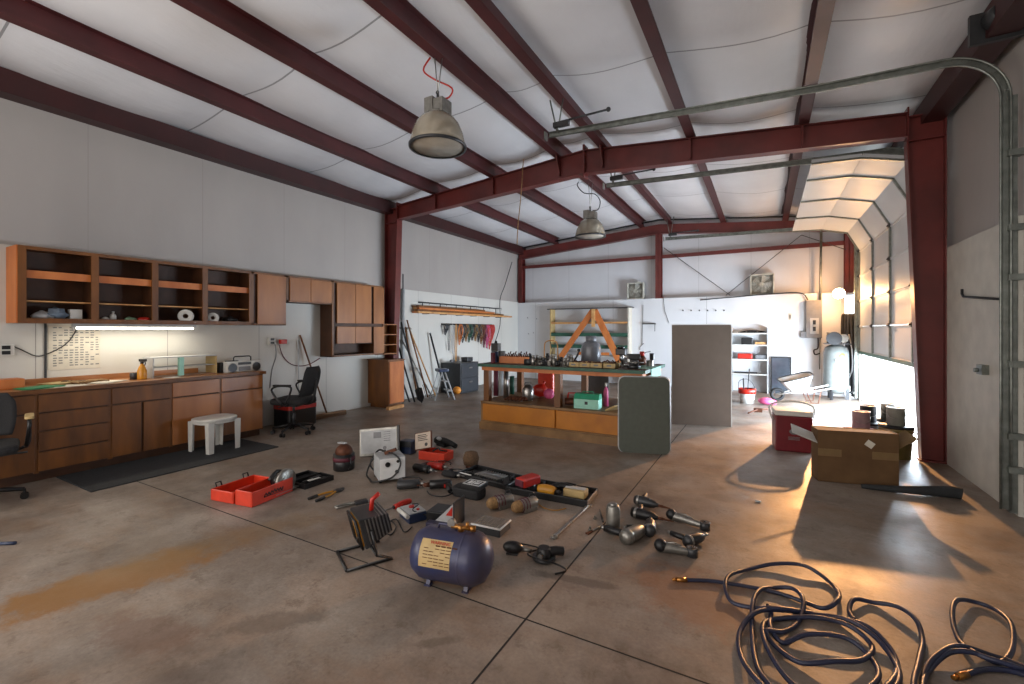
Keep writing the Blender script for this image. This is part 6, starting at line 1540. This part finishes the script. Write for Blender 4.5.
# big black cases
t, W, A, an = opencase('drill_set_case', 'open black drill set case full of bits near the tan brush', (456, 477), (505, 490), .33, .05, lid=False)
mb = MB()
for k in range(10): mb.cyl((W*.35+.03*k, .04, .06), (W*.35+.03*k+.02, .2, .06), .008, seg=6)
mb.build('bits', 'steel', t)
mb = MB(); mb.box(.05, .0, .052, .2, .012, .058); mb.build('edge_strip', 'whiteb', t)
t, W, A, an = opencase('power_tool_case', 'large open black case holding a red pack, yellow drill and pale battery', (505, 493), (587, 508), .34, .06, lid=False)
def incase(u, v, z=.012):
    c_, s_ = math.cos(an), math.sin(an); return Vector((A.x+u*W*c_-v*s_, A.y+u*W*s_+v*c_, z))
def put(o, loc, rz): o.location = loc; o.rotation_euler[2] = rz
o = body_obj('red_battery_radio', 'glossy red pack lying on the large black case', 'battery pack', A, 0, [('body', lambda m: m.box(-.06, -.11, 0, .06, .11, .08), 'red', .014), ('cap', lambda m: m.box(-.05, -.125, .01, .05, -.11, .07), 'maroon', .006)]); put(o, incase(.22, .14, .06), an-R(20))
o = body_obj('yellow_drill', 'yellow cordless tool body inside the large black case', 'drill', A, 0, [('body', lambda m: m.tube([(-.08, 0, .04), (0, 0, .045), (.08, 0, .04)], lambda u: .035+.01*math.sin(u*3), 12, smoothn=3), 'yellow', 0), ('chuck', lambda m: m.cyl((.08, 0, .04), (.13, 0, .04), .016), 'black', 0)]); put(o, incase(.5, .06, .03), an)
o = body_obj('pale_battery', 'pale grey battery block at the right of the large black case', 'battery', A, 0, [('body', lambda m: m.box(-.1, -.06, 0, .1, .06, .07), 'label', .01), ('terminal', lambda m: m.box(-.09, -.03, .07, .09, .03, .078), 'lgrey', .003)]); put(o, incase(.8, .17, .02), an)
o = body_obj('black_corded_tool', 'black corded tool coiled between the yellow tool and pale battery', 'power tool', A, 0, [('body', lambda m: m.tube([(-.1, 0, .04), (0, .02, .06), (.1, 0, .04)], .03, 10, smoothn=3), 'black', 0), ('cord', lambda m: m.tube([(.1, 0, .04), (.14, .06, .05), (.05, .09, .06), (-.04, .06, .06), (0, -.02, .08)], .006, 6, smoothn=5), 'black', 0)]); put(o, incase(.63, .16, .03), an+.4)
mb = MB(); q = [F(536, 503), F(545, 509), F(556, 511), F(566, 509)]; mb.tube([v+Vector((0, 0, .006)) for v in q], .004, 6, smoothn=4); tag(mb.build('thin_wire', 'yellow'), 'thin wire trailing in front of the large black case', 'wire')
# motors (ribbed)
def motor(p, q, label):
    c0, an, L_ = seg(p, q); t = thing('electric_motor', label, 'motor', c0, an, group='small aluminium motors')
    h = L_/2
    mb = MB(); mb.cyl((-h*.4, 0, .055), (h, 0, .055), .05, seg=24); mb.box(-h*.3, -.05, 0, h*.9, .05, .04); mb.build('housing', 'alu', t, bevel=.006)
    mb = MB(); mb.lathe([(0, -h), (.03, -h), (.045, -h*.8), (.05, -h*.5), (.05, -h*.4), (0, -h*.4)], 20, TR(0, 0, .055, 0, R(90))); mb.build('end_bell', 'rope', t)
    mb = MB()
    for k in range(3): mb.lathe([(.05, -.004), (.056, 0), (.05, .004)], 20, TR(-h*.3+.03*k, 0, .055, 0, R(90)))
    mb.build('ribs', 'maroon', t)
    mb = MB(); mb.tube([(h*.5, 0, .1), (h*.5, 0, .13), (h*.9, 0, .13), (h*.95, 0, .1)], .006, 6); mb.build('handle', 'dgrey', t)
motor((488, 511), (511, 505), 'ribbed aluminium motor, farther left of the two in front of the black case')
motor((513, 515), (535, 508), 'short aluminium motor with copper coloured end, nearer the wrench')
mb = MB(); mb.tube([(0, 0, .01), (.08, .05, .012)], .012, 8); tag(mb.build('blue_scrap', 'navy', loc=F(1, 545)), 'small dark blue scrap at the left picture edge', 'scrap')

# ================================================================== AIR HOSES
def Z(x, y): return (600+x/2.407, 400+y/2.407)
def hose(name, label, pts, r=.0115, seed=0):
    random.seed(seed); P = []
    for i, (x, y) in enumerate(pts):
        v = F(*Z(x, y)); z = r+.001+.028*(0.5+.5*math.sin(i*1.9+seed))*(1 if 4 < i < len(pts)-2 else 0)
        P.append((v.x, v.y, z))
    t = thing(name, label, 'hose', (0, 0, 0))
    mb = MB(); mb.tube(P, r, 10, smoothn=7); mb.build('tubing', 'hose', t)
    a, b = Vector(P[0]), Vector(P[1]); d = (a-b).normalized()
    mb = MB(); mb.cyl(a-d*.01, a+d*.05, r*1.15, seg=8); mb.cyl(a+d*.05, a+d*.075, r*.8, seg=8); mb.build('fitting', 'brass', t)
    return t
h1 = [(205, 438), (260, 440), (300, 445), (360, 455), (430, 470), (490, 492), (540, 512), (572, 500), (573, 470), (545, 438), (490, 413), (420, 405), (355, 413), (312, 435), (302, 465), (318, 492), (370, 512), (430, 520),
      (500, 520), (570, 532), (640, 562), (690, 600), (716, 645), (700, 700), (640, 745), (540, 765), (440, 740), (372, 690), (338, 620), (338, 565), (375, 530), (430, 516), (510, 522), (590, 545), (655, 580), (705, 630), (720, 690), (680, 745), (580, 775), (470, 755), (400, 700), (375, 640), (366, 560), (368, 505), (385, 470), (420, 457), (465, 468), (490, 500),
      (478, 540), (440, 570), (400, 575), (420, 600), (480, 640), (560, 650), (630, 640), (655, 600), (600, 560), (520, 540), (440, 532), (395, 550), (400, 610), (450, 680), (530, 735), (620, 730), (670, 680), (650, 625), (590, 590), (500, 580), (440, 590), (410, 560), (412, 520), (405, 500)]
hose('air_hose', 'tangled dark blue air hose with brass end, the larger coil', h1, seed=1)
h2 = [(640, 700), (600, 640), (560, 600), (500, 560), (440, 545), (425, 585), (450, 605), (476, 580), (465, 548), (430, 540)]
h3 = [(880, 668), (930, 655), (1000, 662), (1060, 690), (1060, 745), (980, 780), (880, 780), (800, 750), (775, 690), (800, 640), (860, 612), (940, 622), (1010, 650), (1080, 700), (1040, 770), (930, 800), (830, 780), (780, 720), (790, 660), (840, 625), (900, 628), (960, 640), (992, 612), (990, 560), (955, 515), (900, 493), (858, 500), (848, 535), (865, 585), (910, 630), (980, 655), (1060, 672), (1120, 720), (1080, 800), (900, 830), (780, 800), (755, 720),
      (768, 640), (776, 585), (760, 545), (715, 512), (655, 492), (612, 492), (600, 512), (612, 535)]
hose('air_hose', 'dark blue air hose coiled at the right with one upright-looking ring', h3, seed=2)

# ================================================================== LIGHTS
w = bpy.data.worlds.new('world'); S.world = w; w.use_nodes = True
bg = w.node_tree.nodes['Background']; bg.inputs[0].default_value = (.8, .9, 1, 1); bg.inputs[1].default_value = 6.0
def area(name, loc, rot, sx_, sy_, e, col, portal=False):
    la = bpy.data.lights.new(name, 'AREA'); la.shape = 'RECTANGLE'; la.size = sx_; la.size_y = sy_; la.energy = e; la.color = col
    if portal: la.cycles.is_portal = True
    o = bpy.data.objects.new(name, la); COL.objects.link(o); o.location = loc; o.rotation_euler = rot; return o
area('door_daylight', (XR+.35, 9.1, .75), (0, R(78), 0), 1.4, 3.8, 900, (.74, .86, 1))
# added fill lights behind the viewpoint
area('rear_fill', (-2.5, YN+.15, 2.0), (R(98), 0, 0), 6.5, 3.2, 190, (1, .95, .9))  # added fill from the near end, brightens ceiling, walls and front faces
area('side_fill', (XL+.3, -1.8, 1.9), (0, R(-95), 0), 2.6, 3.0, 135, (1, .95, .88))  # added fill facing across the hall to brighten the right wall
area('ceiling_fill', (-2.6, -1.5, 2.6), (R(180), 0, 0), 3, 3, 130, (1, .95, .9))  # added fill pointing up to brighten the ceiling
pl = bpy.data.lights.new('work_lamp_light', 'SPOT'); pl.energy = 1600; pl.color = (1, .47, .17); pl.shadow_soft_size = .05; pl.spot_size = R(36); pl.spot_blend = .3
o = bpy.data.objects.new('work_lamp_light', pl); COL.objects.link(o); o.location = LP+Vector((-.08, -.1, 0))
o.rotation_euler = (Vector((.25, 4.5, 0))-o.location).to_track_quat('-Z', 'Y').to_euler()
pl = bpy.data.lights.new('work_lamp_glow', 'POINT'); pl.energy = 45; pl.color = (1, .5, .2); pl.shadow_soft_size = .08
o = bpy.data.objects.new('work_lamp_glow', pl); COL.objects.link(o); o.location = LP+Vector((-.1, -.12, 0))

S.view_settings.view_transform = 'Standard'; S.view_settings.look = 'None'; S.view_settings.exposure = .3; S.view_settings.gamma = 1; S.view_settings.use_curve_mapping = False
